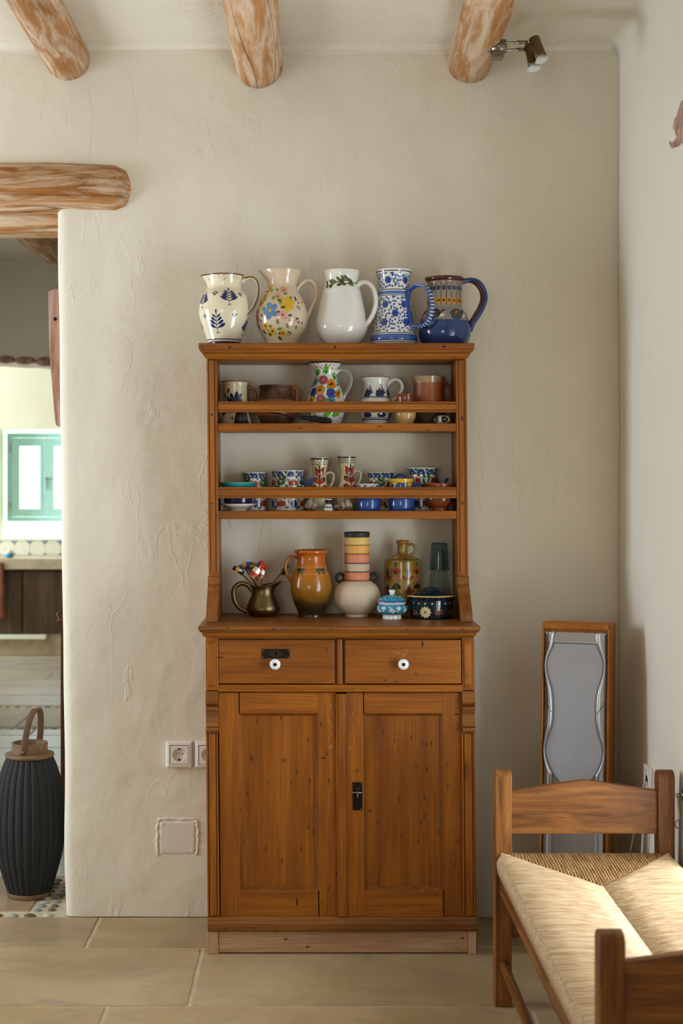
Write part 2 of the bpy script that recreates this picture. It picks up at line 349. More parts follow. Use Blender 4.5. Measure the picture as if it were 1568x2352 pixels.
# ================================================================== the setting
XR = 0.959; XL = -2.6; YF = -6.6; ZC = 2.703
DX0, DX1, DZ = -1.75, -0.770, 2.245     # doorway in the back wall
def wdy(x, z): return 0.007 * nz(x, 0.3, z, 1.6) + 0.0026 * nz(x, 4.3, z, 5.0) + 0.0012 * nz(x, 8.3, z, 13.0)
def wall_back():
    mb = MB(); step = 0.03; r = 0.03; nxr = 90; nu = 60; zl = 2.235
    jx = lambda z: DX1 + 0.012 - z * 0.0125 + 0.006 * nz(3.1, 0, z, 2.6)        # hand-trowelled jamb, slanted like its edge in the image pixels
    zs = [i * step for i in range(91)]
    dy = wdy
    G_ = []
    for z in zs:                     # one continuous skin right of the door, all the way up
        a = jx(z); row = []
        for i in range(nxr + 1):
            x = 1.0 + (a + r - 1.0) * i / nxr; row.append(len(mb.v)); mb.v.append((x, dy(x, z), z))
        if z <= zl:                  # rounded corner and reveal
            for k in range(1, 7):
                t = PI / 2 * k / 6; row.append(len(mb.v)); mb.v.append((a + r - r * math.sin(t), dy(a + r, z) * (1 - k / 6) + r - r * math.cos(t), z))
            for y in (0.12, 0.24, 0.45): row.append(len(mb.v)); mb.v.append((a, y, z))
        else:                        # carries on over the doorway
            for k in range(1, nu + 1):
                x = a + r + (XL - 0.45 - a - r) * k / nu; row.append(len(mb.v)); mb.v.append((x, dy(x, z), z))
        G_.append(row)
    for q in range(len(zs) - 1):
        n_ = min(len(G_[q]), len(G_[q + 1]))
        if (zs[q] <= zl) != (zs[q + 1] <= zl): n_ = nxr + 1
        for i in range(n_ - 1): mb.face((G_[q][i], G_[q][i + 1], G_[q + 1][i + 1], G_[q + 1][i]), 0, True)
    mb.box(DX1 + .02, 1.0, .04, .45, 0, 2.72); mb.box(XL - .45, DX1 + .05, .04, .45, zl + .03, 2.72); mb.box(XL - .45, DX0, 0.0, .45, 0, zl + .03)
    return mb.build('wall_back', 'plaster', kind='structure')
wb = wall_back()

def wall_x(name, x0, x1, y0, y1, zt, op, mat='plaster_smooth', face=None):
    """wall running along y between x0..x1 with one opening op=(ya,yb,za,zb)"""
    mb = MB(); ya, yb, za, zb = op
    mb.box(x0, x1, y0, ya, 0, zt); mb.box(x0, x1, yb, y1, 0, zt); mb.box(x0, x1, ya, yb, 0, za); mb.box(x0, x1, ya, yb, zb, zt)
    return mb.build(name, mat, kind='structure')
def wall_y(name, y0, y1, x0, x1, zt, op, mat='plaster_smooth'):
    mb = MB(); xa, xb, za, zb = op
    mb.box(x0, xa, y0, y1, 0, zt); mb.box(xb, x1, y0, y1, 0, zt); mb.box(xa, xb, y0, y1, 0, za); mb.box(xa, xb, y0, y1, zb, zt)
    return mb.build(name, mat, kind='structure')
# right wall with its garden door, hand-plastered face
def wall_right():
    mb = MB(); ys = [0.0 - i * 0.03 for i in range(31)]; zs = [i * 0.05 for i in range(55)]
    rings = [[(XR + 0.006 * nz(0.2, y, z, 1.9) + 0.0015 * nz(7, y, z, 7) + (0.05 * max(0, (y + 0.1) / 0.1) ** 2 if y > -0.1 else 0) * 0, y, z) for y in ys] + [(XR + 0.4, ys[-1], z), (XR + 0.4, 0.0, z)] for z in zs]
    mb.loft(rings, 0, True, True)
    ya = ys[-1]
    mb.box(XR, XR + 0.4, -1.80, ya, 1.85, 2.70); mb.box(XR, XR + 0.4, -1.80, ya, 0, 0.30); mb.box(XR, XR + 0.4, YF, -1.80, 0, 2.70)
    return mb.build('wall_right', 'plaster_smooth', kind='structure')
wr = wall_right()
wall_x('wall_left', XL - 0.3, XL, YF, 0.0, 2.72, (-0.95, -0.15, 0.55, 2.15))
wall_y('wall_front', YF - 0.3, YF, XL - 0.3, XR + 0.4, 2.72, (-1.95, -0.45, 0.70, 2.00))
MB().box(XL - 0.3, XR + 0.45, YF - 0.3, 0.5, ZC, ZC + 0.12).build('ceiling', 'plaster', kind='structure')
# soft plaster cove where the back wall meets the ceiling
cv = MB(); rings = []
for i in range(61):
    x = XL + (XR + 0.03 - XL) * i / 60; r = 0.022 + 0.010 * nz(x, 1, 1, 2.0)
    rings.append([(x, 0.014, ZC - r - 0.03)] + [(x, -r + r * math.cos(t) * 1.0 - 0.0, ZC - r + r * math.sin(t)) for t in [PI / 2 * k / 8 for k in range(9)]] + [(x, -r - 0.02, ZC + 0.006), (x, 0.05, ZC + 0.05)])
cv.loft(rings, 0, True); cv.build('trim_1', 'plaster', kind='structure')
cv = MB(); rings = []
for i in range(41):
    y = 0.0 - 2.2 * i / 40; r = 0.030 + 0.010 * nz(5, y, 1, 1.6)
    rings.append([(XR + 0.008, y, ZC - r - 0.03)] + [(XR - r + r * math.cos(t), y, ZC - r + r * math.sin(t)) for t in [PI / 2 * k / 8 for k in range(9)]] + [(XR - r - 0.03, y, ZC + 0.006), (XR + 0.05, y, ZC + 0.05)])
cv.loft(rings, 0, True); cv.build('trim_2', 'plaster_smooth', kind='structure')

# simple timber window frames in the openings the daylight comes through
def frame_x(name, x, ya, yb, za, zb):
    r = thing(name, (x, (ya + yb) / 2, za), None, None, None, 'structure'); w = 0.05
    m = MB(); m.box(x - .02, x + .02, ya, ya + w, za, zb); m.box(x - .02, x + .02, yb - w, yb, za, zb); m.box(x - .02, x + .02, ya + w, yb - w, za, za + w); m.box(x - .02, x + .02, ya + w, yb - w, zb - w, zb)
    m.build('window_frame', 'teal_paint', r)
    c = (ya + yb) / 2; MB().box(x - .015, x + .015, c - .03, c + .03, za + w, zb - w).build('mullion', 'teal_paint', r)
frame_x('window_2', XL - 0.2, -0.95, -0.15, 0.55, 2.15); frame_x('window_3', XR + 0.25, -1.80, -0.90, 0.30, 1.85)
# exposed stone of the lintel in the right wall
mb = MB(); pts = []
outl = [(1568, 232), (1556, 262), (1541, 285), (1534, 312), (1537, 330), (1545, 344), (1560, 338), (1580, 322), (1610, 300), (1640, 270), (1640, 210), (1600, 205)]
P = []
for px, py in outl:
    s = (px - VX) / XR; P.append((XR, F / s - D, EZ - (py - VY) / s))
mb.prism([(XR - 0.002 - .006 * abs(nz(y, z, 0, 20)), y, z) for x, y, z in P], (0.03, 0, 0)); mb.build('lintel_stone', 'pink_stone', wr, bevel=0.004)

# ---- floor: flagstones set in pale grout
fl = MB(); fl.box(XL - 0.3, XR + 0.4, YF - 0.3, 0.5, -0.12, -0.0035).box(-4.6, 1.2, 0.5, 7.6, -0.12, -0.0035)
floor = fl.build('floor', 'grout', kind='structure')
def slab(x0, x1, y0, y1, mat, g=0.0055, parent=None):
    pts = []; n = 9
    x0 += g; x1 -= g; y0 += g; y1 -= g
    def wob(x, y): return 0.0035 * nz(x, y, 2.0, 9.0), 0.0035 * nz(x, y, 9.0, 9.0)
    e = [(x0 + (x1 - x0) * i / n, y0) for i in range(n)] + [(x1, y0 + (y1 - y0) * i / n) for i in range(n)] + [(x1 - (x1 - x0) * i / n, y1) for i in range(n)] + [(x0, y1 - (y1 - y0) * i / n) for i in range(n)]
    for x, y in e: a, b = wob(x, y); pts.append((x + a, y + b, -0.03))
    MB().prism(pts, (0, 0, 0.03)).build('flagstone', mat, floor, bevel=0.002, seg=1)
rnd = random.Random(3)
def row(y0, y1, cuts, mat='flagstone'):
    for a, b in zip(cuts[:-1], cuts[1:]): slab(a, b, y0, y1, mat)
row(-0.294, -0.0, [XL, -1.75, -1.30, -0.648, 0.02, 0.62, XR])
row(-0.752, -0.294, [XL, -1.9, -1.15, -0.309, XR])
row(-1.22, -0.752, [XL, -2.0, -1.2, -0.52, 0.5645, XR])
y = -1.22
while y > YF + 0.5:
    y2 = y - rnd.uniform(0.36, 0.52); x = XL; cuts = [x]
    while x < XR - 0.9: x += rnd.uniform(0.55, 0.95); cuts.append(x)
    cuts.append(XR); row(y2, y, cuts); y = y2
# threshold between the rooms and the floors beyond
slab(DX0, -0.875, 0.060, 0.45, 'flagstone_brown')
y = 0.45
while y < 3.35:
    y2 = min(y + rnd.uniform(0.33, 0.5), 3.36); x = -3.0 + rnd.uniform(-.3, 0.0); cuts = [x]
    while x < 0.3: x += rnd.uniform(0.6, 1.0); cuts.append(x)
    row(y, y2, cuts, 'flagstone_pale'); y = y2
row(3.44, 4.10, [-3.0, -2.2, -1.62, -0.9, 0.0, 0.9], 'flagstone_brown')
y = 4.20
while y < 6.5:
    y2 = min(y + rnd.uniform(0.33, 0.5), 6.6); x = -4.4 + rnd.uniform(-.2, 0.2); cuts = [x]
    while x < 0.3: x += rnd.uniform(0.7, 1.2); cuts.append(x)
    row(y, y2, cuts, 'flagstone_pale'); y = y2
def pebble(x, y, rx, ry, rot, k):
    MB().ell((x, y, -0.002), (rx, ry, 0.006), 0, 10, 5, Matrix.Rotation(rot, 3, 'Z')).build('pebble', ['pebble_a', 'pebble_b', 'pebble_c'][k % 3], floor)
x = DX1 - 0.045; k = 0
while x > DX0: 
    pebble(x, 0.014 + rnd.uniform(-.004, .004), rnd.uniform(.013, .022), rnd.uniform(.012, .018), rnd.uniform(-.6, .6), [2, 1, 0, 1, 0, 2][k % 6]); x -= rnd.uniform(.050, .062); k += 1
for i in range(9):
    for j in range(2): pebble(-0.852 + 0.040 * j + rnd.uniform(-.005, .005), 0.075 + i * 0.042 + rnd.uniform(-.006, .006), rnd.uniform(.012, .019), rnd.uniform(.012, .017), rnd.uniform(-1, 1), rnd.choice([0, 0, 2, 1]))
for i in range(34):
    for yy in (3.40, 4.15): pebble(-2.6 + i * 0.06 + rnd.uniform(-.01, .01), yy, rnd.uniform(.018, .026), rnd.uniform(.018, .026), rnd.uniform(-1, 1), [2, 2, 0][i % 3])

# ---- ceiling logs, each reaching from the back wall over the room
def log(name, x, z, r, y0, y1, mat, label, cat='beam', group=None, seed=0.0, dx=0.0):
    mb = MB(); rings = []; n = 44; sg = 26
    for i in range(n + 1):
        y = y0 + (y1 - y0) * i / n; ring = []
        rr = r * (1 + 0.05 * nz(seed, y, 0, 1.3)); ox = 0.012 * nz(seed + 5, y, 0, 0.9) + dx * (y - y0); oz = 0.008 * nz(seed + 9, y, 0, 0.9)
        for k in range(sg):
            a = 2 * PI * k / sg; q = rr * (1 + 0.035 * nz(math.cos(a) * 1.2 + seed, y * 1.5, math.sin(a) * 1.2, 1.2) + 0.012 * nz(math.cos(a) * 6 + seed, y * 2, math.sin(a) * 6, 1.5))
            ring.append((x + ox + q * math.cos(a), y, z + oz + q * math.sin(a)))
        rings.append(ring)
    mb.loft(rings, 0, True)
    return mb.build(name, mat, None, (x, y0, z - r), label=label, cat=cat, group=group)
log('ceiling_log', -0.752, 2.662, 0.070, 0.04, -6.5, 'log_y', 'rough whitewashed log beam under the ceiling, above the doorway side', seed=1)
log('ceiling_log', -0.157, 2.642, 0.0735, 0.04, -6.5, 'log_y', 'whitewashed log beam under the ceiling with one long crack, between two others', seed=4)
log('ceiling_log', 0.492, 2.655, 0.069, 0.04, -6.5, 'log_y', 'whitewashed log beam under the ceiling that carries the spotlight', seed=8)

# ---- logs of the door lintel, let into the plaster
def lintel(y, z, r, x0, x1, round_end, label, seed):
    mb = MB(); rings = []; n = 60; sg = 26
    for i in range(n + 1):
        t = i / n; x = x0 + (x1 - x0) * t; d = (x1 - x)
        k = 1.0
        if round_end and d < 0.075: k = math.sqrt(max(0.0006, 1 - ((0.075 - d) / 0.075) ** 2))
        rr = r * (1 + 0.03 * nz(seed, x, 0, 2.0)); ring = []
        zz = z - (0.010 * max(0, (x + 0.8)) / 0.25 if round_end else 0)
        for q in range(sg):
            a = 2 * PI * q / sg; ra = rr * k * (1 + 0.03 * nz(math.cos(a) + seed, x * 1.5, math.sin(a), 1.3))
            ring.append((x, y + 0.9 * ra * math.cos(a), zz + ra * math.sin(a)))
        rings.append(ring)
    mb.loft(rings, 0, True)
    return mb.build('lintel_log', 'log_x', None, (0.5 * (x0 + x1), y, z - r), label=label, cat='beam')
lintel(0.030, 2.268, 0.080, XL, -0.534, True, 'cracked wooden lintel log with rounded end set in the plaster over the doorway', 2)
lintel(0.180, 2.238, 0.080, DX0 - 0.2, DX1 + 0.15, False, 'wooden lintel log behind the rounded one, on the inside of the doorway', 6)
lintel(0.335, 2.245, 0.080, DX0 - 0.2, DX1 + 0.15, False, 'wooden lintel log nearest the hall, on the inside of the doorway', 9)

# ---- hall and kitchen beyond the doorway
wall_x('wall_hall_left', -3.10, -3.0, 0.45, 4.2, 2.75, (1.7, 2.9, 0.6, 1.8), 'plaster_tan')
MB().box(0.9, 1.0, 0.45, 4.2, 0, 2.75).build('wall_hall_right', 'plaster_tan', kind='structure')
MB().box(-4.7, 1.2, 0.45, 7.6, ZC, ZC + 0.12).build('ceiling_hall', 'plaster_tan', kind='structure')
mb = MB(); pts = []
for i in range(61):
    x = -3.1 + 4.1 * i / 60; pts.append((x, 4.25, 2.075 + 0.025 * nz(x, 0, 0, 3.0) + 0.012 * nz(x, 5, 0, 12.0) - 0.05 * (x + 1.7)))
mb.prism(pts + [(1.0, 4.25, 2.71), (-3.1, 4.25, 2.71)], (0, 0.4, 0)); mb.box(-0.6, 1.0, 4.25, 4.65, 0, 2.1).box(-3.1, -2.7, 4.25, 4.65, 0, 2.15)
wm = mb.build('wall_middle', 'plaster_tan', kind='structure')
rs = random.Random(5); x = -2.65
while x < -0.7:
    w = rs.uniform(0.06, 0.14); zb = 2.075 - 0.05 * (x + 1.7)
    m = MB(); m.ell((x + w / 2, 4.25, zb + 0.012), (w / 2, 0.03, 0.022 + rs.uniform(0, .008)), 0, 12, 6); m.build('edge_stone', 'pink_stone' if rs.random() < .4 else 'plaster_tan', wm); x += w * 0.96
log('hall_log', -1.425, 2.64, 0.075, 0.40, 4.28, 'log_y', 'dim log beam running away under the hall ceiling', seed=12)
log('hall_log', -2.05, 2.66, 0.075, 0.40, 4.28, 'log_y', 'dim log beam under the hall ceiling next to the outer hall wall', seed=15)
YK = 7.2
def K(px, py, y): return W(px, py, y)
a = K(-6, 985, YK); b = K(205, 1238, YK)
wk = wall_y('wall_kitchen', YK, YK + 0.45, -4.6, 1.2, 2.75, (a.x, b.x, b.z, a.z), 'plaster_kitchen')
wall_x('wall_kitchen_left', -4.6, -4.5, 4.65, YK, 2.75, (5.4, 6.6, 0.9, 2.1), 'plaster_kitchen')
MB().box(1.1, 1.2, 4.65, YK, 0, 2.75).build('wall_kitchen_right', 'plaster_kitchen', kind='structure')
MB().box(-4.6, -3.0, 4.25, 4.65, 0, 2.75).build('wall_kitchen_front', 'plaster_kitchen', kind='structure')
# teal casement window in its deep niche
YW = 7.42; p0 = K(15, 995, YW); p1 = K(186, 1198, YW)
win = thing('window_1', (p0.x, YW, p1.z), 'small turquoise casement window with two leaves over the kitchen counter', None, None, 'structure')
def rframe(m, x0, x1, z0, z1, w, y0, y1):
    m.box(x0, x0 + w, y0, y1, z0, z1); m.box(x1 - w, x1, y0, y1, z0, z1); m.box(x0 + w, x1 - w, y0, y1, z0, z0 + w); m.box(x0 + w, x1 - w, y0, y1, z1 - w, z1)
fr = MB(); rframe(fr, p0.x, p1.x, p1.z, p0.z, 0.038, YW, YW + 0.07); fr.build('window_frame', 'teal_paint', win, bevel=0.004)
xm = 0.5 * (p0.x + p1.x)
for i, (xa, xb) in enumerate(((p0.x + 0.040, xm - 0.002), (xm + 0.002, p1.x - 0.040))):
    wl, wr_ = (0.072, 0.030) if i == 0 else (0.085, 0.072); za_, zb2 = p1.z + 0.040, p0.z - 0.040; ya2, yb3 = YW - 0.012, YW + 0.035
    cs = MB(); cs.box(xa, xa + wl, ya2, yb3, za_, zb2); cs.box(xb - wr_, xb, ya2, yb3, za_, zb2); cs.box(xa + wl, xb - wr_, ya2, yb3, za_, za_ + .068); cs.box(xa + wl, xb - wr_, ya2, yb3, zb2 - .070, zb2)
    c = cs.build('casement', 'teal_paint', win, bevel=0.006)
    MB().box(xa + wl - .005, xb - wr_ + .005, YW + 0.010, YW + 0.014, za_ + .063, zb2 - .065).build('pane', 'window_glass', c)
    for zz in (p1.z + 0.13, p0.z - 0.13): MB().box((xa - 0.012) if i == 0 else xb, xa if i == 0 else xb + 0.012, YW - 0.02, YW - 0.012, zz - 0.035, zz + 0.035).build('hinge', 'steel', c)
m = MB(); m.lathe([(0.009, 0), (0.009, -0.02), (0.014, -0.03), (0.012, -0.045)], (xm + 0.035, YW - 0.012, 0.5 * (p0.z + p1.z) - 0.01), 14, 0, 'y'); m.box(xm + 0.026, xm + 0.034, YW - 0.03, YW - 0.024, 0.5 * (p0.z + p1.z) - 0.10, 0.5 * (p0.z + p1.z) - 0.02); m.build('window_catch', 'steel', win)
sl = MB(); sl.box(a.x, b.x, YK - 0.02, YK + 0.3, b.z - 0.012, b.z + 0.002); sl.build('window_sill', 'plaster_kitchen', win)
# tiled splashback
tz1 = K(0, 1241, YK - .01).z; tz0 = K(0, 1279, YK - .01).z; tw = 0.1245; tx = K(33.5, 0, YK).x
for i in range(-6, 9):
    x0 = tx + i * tw; t = MB().box(x0 + 0.001, x0 + tw - 0.001, YK - 0.012, YK, tz0, tz1).build('splashback_tile', 'tile_white', wk)
    for (qx, qz) in ((x0, tz0), (x0 + tw, tz0), (x0, tz1), (x0 + tw, tz1)):
        m = MB(); sx = 1 if qx == x0 else -1; sz = 1 if qz == tz0 else -1
        m.prism([(qx + sx * .001, YK - .0135, qz), (qx + sx * .034, YK - .0135, qz), (qx + sx * .024, YK - .0135, qz + sz * .014), (qx + sx * .014, YK - .0135, qz + sz * .014), (qx + sx * .012, YK - .0135, qz + sz * .026), (qx + sx * .001, YK - .0135, qz + sz * .034)], (0, 0.002, 0)); m.build('tile_motif', 'tile_blue', t)
YC = 6.62; ct = K(0, 1283, YC).z
kc = thing('kitchen_counter', (-2.2, YC, 0), 'masonry kitchen counter with thick pale slab and dark wooden doors below the window', 'counter')
MB().box(-3.6, -0.9, YC, YK - .0145, ct - 0.086, ct).build('worktop', 'concrete', kc, bevel=0.008)
db = K(0, 1456, YC + .05).z
MB().box(-3.6, -0.9, YC + 0.08, YK - .002, 0, db).build('plinth', 'concrete', kc)
MB().box(-3.6, -0.9, YC + 0.30, YK - .002, db, ct - 0.086).build('carcass', 'kitchen_wood_z', kc)
for px0, px1 in ((-190, -100), (-98, -48), (-46, 50), (53, 145), (148, 240), (243, 335)):
    MB().box(K(px0, 0, YC + .05).x, K(px1, 0, YC + .05).x, YC + 0.05, YC + 0.08, db + 0.004, ct - 0.10).build('cupboard_door', 'kitchen_wood_z', kc, bevel=0.003)
MB().box(K(-60, 0, YC).x, K(104, 0, YC).x, YC + 0.0, YC + 0.28, db - 0.035, db - 0.005).build('ledge', 'plaster_kitchen', kc)
# little pot on the kitchen counter
q = K(22, 1283, YC + .12)
pot = thing('sugar_pot', (q.x, q.y, ct), 'small blue and white lidded pot on the kitchen counter', 'pot')
MB().lathe([(.018, 0), (.030, .008), (.036, .022), (.033, .036)], (q.x, q.y, ct), 24).build('body', G['sky'], pot)
MB().lathe([(.033, .036), (.034, .048), (.030, .058), (.012, .066), (.008, .074)], (q.x, q.y, ct), 24).build('lid', G['white'], pot)
m = MB(); m.tube(cr([(q.x - .02, q.y, ct + .066), (q.x - .045, q.y, ct + .075), (q.x - .04, q.y, ct + .052)]), .006, 8); m.build('handle', G['white'], pot)
# cloth hanging from the counter edge
m = MB(); rings = []
for i in range(14):
    t = i / 13; py = 1292 + 128 * t; ring = []
    for k in range(9): x = -2 * 1.0 + (-42 + 52 * k / 8) + (4 * t if k == 8 else 0); ring.append(tuple(K(x, py, YC - 0.0115 - 0.005 * math.sin(k * 1.9 + t))))
    rings.append(ring + [tuple(Vector(p) + Vector((0, 0.006, 0))) for p in ring[::-1]])
m.loft(rings, 0, True); m.build('kitchen_towel', 'cloth_rust', None, K(-16, 1420, YC - .02), label='rust-brown cloth hanging in front of the kitchen cupboard doors', cat='towel')
# tapering plank fixed to the reveal of the doorway
y0 = 0.36; m = MB()
L = [(110, 669), (111, 720), (112, 780), (116, 850), (121, 910), (126, 968), (129, 978)]
front = [tuple(W(px, py, y0)) for px, py in L] + [tuple(W(141, 981, y0)), tuple(W(141, 663, y0)), tuple(W(125, 663, y0)), tuple(W(118, 665, y0))]
m.prism(front, (0, 0.05, 0)); pk = m.build('hanging_plank', 'plank_red_z', None, W(128, 980, y0), bevel=0.004, label='weathered reddish plank tapering downwards, fixed upright inside the doorway', cat='plank')
q = W(127, 733, y0); MB().lathe([(.0055, .003), (.0055, -.003), (.003, -.0045)], q, 12, 0, 'y').build('screw', 'iron', pk)
# turned wooden chair standing just behind the wall
cy_, cxp = 0.92, W(145.0, 1600, 0.92).x
ch = thing('wooden_chair', (cxp + .2, cy_ + .2, 0), 'dark wooden chair with knobbed post, mostly hidden behind the doorway wall', 'chair')
ztop = W(0, 1403, cy_).z
for dx_, dy_, h in ((0, 0, ztop), (.40, 0, ztop), (0, .40, .44), (.40, .40, .44)):
    x = cxp + dx_; yy = cy_ + dy_; pr = [(.008, 0), (.009, .1), (.010, .42), (.009, h - .09)]
    pr += [(.010, h - .05), (.022, h - .042), (.024, h - .034), (.017, h - .030), (.028, h - .014), (.020, h - .003), (.004, h)] if h > .5 else [(.010, h)]
    MB().lathe(pr, (x, yy, 0), 14).build('leg', 'chair_dark', ch)
MB().box(cxp + .01, cxp + .40, cy_ + .0, cy_ + .42, .425, .45).build('seat', 'rush_brown', ch, bevel=.008)
for z in (.58, .70): MB().box(cxp + .012, cxp + .39, cy_ - .008, cy_ + .010, z, z + .06).build('back_slat', 'chair_dark', ch, bevel=.004)
for z in (.15, .28): MB().tube([(cxp + .01, cy_, z), (cxp + .39, cy_, z)], .010, 8).build('stretcher', 'chair_dark', ch)

# ---- lantern in the doorway
ly = 0.235; lc = W(68, 2055, ly); lx = lc.x; s = S(ly); LZ = lambda py: EZ - (py - VY) / s
lt = thing('floor_lantern', (lx, ly, 0), 'large dark grey ribbed barrel lantern with wooden collar and strap, standing in the doorway', 'lantern')
bp = cr([(1733, 50), (1760, 62), (1800, 73), (1860, 79), (1900, 80), (1950, 76), (2000, 64), (2045, 50)], 5)
zb_ = LZ(2045)
m = MB(); rings = []; nr = 26
for py, hw in bp:
    z = LZ(py) ; r = hw / s * 0.982
    rings.append([(lx + r * math.cos(2 * PI * k / 60), ly + r * math.sin(2 * PI * k / 60), z) for k in range(60)])
m.loft(rings, 0, True); m.build('body', 'lantern_slat', lt)
for k in range(nr):
    a = 2 * PI * k / nr; w = 0.47 * 2 * PI / nr; R = []
    for py, hw in bp:
        z = LZ(py); r = hw / s
        R.append([(lx + rr * math.cos(a + q), ly + rr * math.sin(a + q), z) for rr, q in ((r * .975, -w), (r * .996, -w * .96), (r * 1.006, 0), (r * .999, w * .9), (r * .975, w))])
    MB().loft(R, 0, True).build('rib', 'lantern_black', lt)
zt = LZ(1733)
MB().lathe([(.078, -.006), (.080, 0), (.078, .005), (.058, .007)], (lx, ly, zt), 48).build('top_ring', 'collar_wood_x', lt)
m = MB(); m.lathe([(.058, .005), (.0585, .040), (.051, .040), (.051, .004)], (lx, ly, zt), 48, 0, 'z', False); m.build('collar', 'collar_wood_x', lt)
MB().lathe([(.070, 0), (.072, .004), (.072, zb_ + .002), (.066, zb_ + .006)], (lx, ly, 0), 48).build('base', 'collar_wood_x', lt)
pth = cr([(lx - .010, ly - .060, zt + .008), (lx - .004, ly - .060, zt + .05), (lx + .008, ly - .042, zt + .12), (lx + .022, ly - .012, zt + .150), (lx + .030, ly + .022, zt + .135), (lx + .026, ly + .050, zt + .07), (lx + .018, ly + .0555, zt + .012)], 6)
m = MB(); m.tube(pth, (.0105, .0022), 10, 0, (1, 0.25, 0)); st = m.build('strap_handle', 'strap', lt)
for q in (pth[1], pth[-2]): MB().lathe([(.004, .0), (.004, -.004), (.002, -.006)], (q[0], q[1] - .002, q[2] + .006), 10, 0, 'y').build('rivet', 'steel', st)

# ================================================================== pine dresser
YB = -0.352; YCF = -0.400; YR = -0.190; ZCT = 0.942; SH = 0.009
def UX(px, y, z): return (px - VX) / S(y) + (z - 0.487) * SH     # dresser is sheared to its slant in the image pixels; undo that here
def ZP(py, y): return EZ - (py - VY) / S(y)
dr = thing('kitchen_dresser', (0.03, -0.19, 0), 'tall honey-coloured pine kitchen dresser with open shelves, two drawers and two doors', 'dresser')
def pbox(name, px0, px1, py0, py1, yf, yb, mat, parent=None, bevel=0.0018, zb=None, zt=None, **kw):
    z1 = ZP(py0, yf) if zt is None else zt; z0 = ZP(py1, yf) if zb is None else zb; zm = 0.5 * (z0 + z1)
    return MB().box(UX(px0, yf, zm), UX(px1, yf, zm), yf, yb, z0, z1).build(name, mat, parent or dr, bevel=bevel, shear=SH, **kw)
def ppoly(mb, pts, yf, yb, m=0):
    mb.prism([(UX(px, yf, ZP(py, yf)), yf, ZP(py, yf)) for px, py in pts], (0, yb - yf, 0), m)
def mould(name, prof, x0, x1, mat, ret=0.0, yback=-0.004, parent=None, bevel=0.001):
    """moulding: profile [(overhang, z)] swept along the front with mitred returns to the wall"""
    mb = MB(); rings = []
    for (o, z) in prof: rings.append([(x0 - o * ret, yback, z), (x0 - o * ret, -o, z), (x1 + o * ret, -o, z), (x1 + o * ret, yback, z)])
    mb.loft(rings, 0, True, False); return mb.build(name, mat, parent or dr, bevel=bevel, shear=SH)
# carcass
zc0 = ZP(2138, YB); ztop = 0.895
for px0, px1 in ((475, 497), (1070, 1092)): pbox('side_panel', px0, px1, 0, 0, YB + .02, -0.030, 'pine_z', zb=0.0, zt=ztop)
pbox('back_panel', 490, 1078, 0, 0, -0.045, -0.031, 'pine_dark_z', zb=0.06, zt=ztop)
pbox('bottom_board', 495, 1072, 0, 0, YB + .04, -0.045, 'pine_dark_x', zb=zc0 - .02, zt=zc0)
pbox('dust_board', 495, 1072, 0, 0, YB + .03, -0.045, 'pine_dark_x', zb=ZP(1586, YB), zt=ZP(1577, YB))
# worktop: slab plus ogee moulding
z = ZCT; xl = UX(455, YCF, z); xr = UX(1103, YCF, z)
def dmould(name, x0, x1, prof, mat, yback=-0.004):
    mb = MB(); rings = []; ms = []
    for q, p in enumerate(prof):
        ins, z = p[0], p[1]; rings.append([(x0 + ins, yback, z), (x0 + ins, prof_y + ins, z), (x1 - ins, prof_y + ins, z), (x1 - ins, yback, z)])
        if q: ms.append(1 if len(p) > 2 else 0)
    mb.loft(rings, ms, True, False); return mb.build(name, [mat, 'grime'], dr, bevel=0.0, shear=SH)
prof_y = YCF
dmould('worktop', xl, xr, [(0.003, z), (0.0, z - .002), (0.0, z - .010), (0.003, z - .014), (0.0055, z - .0156, 1)], 'pine_dark_x')
dmould('worktop_moulding', xl, xr, [(0.004, z - .0155), (0.004, z - .018), (0.011, z - .0190, 1), (0.0095, z - .021), (0.0105, z - .027), (0.015, z - .0315), (0.020, z - .033), (0.022, z - .036)], 'pine_x')
# frame round the drawers
pbox('top_rail', 500, 1060, 1462, 1471, YB + .012, YB + .03, 'pine_dark_x')
pbox('centre_stile', 766, 793, 1466, 1574, YB + .010, YB + .03, 'pine_dark_z')
pbox('stile_bead', 774, 786, 1468, 1572, YB + .000, YB + .008, 'pine_z', bevel=.002)
mb = MB()
pbox('drawer_rail', 499, 1063, 1573, 1590, YB - .004, YB + .03, 'pine_x', bevel=.004)
pbox('rail_bead', 501, 1061, 1578, 1583, YB - .007, YB + .0, 'pine_x', bevel=.002)
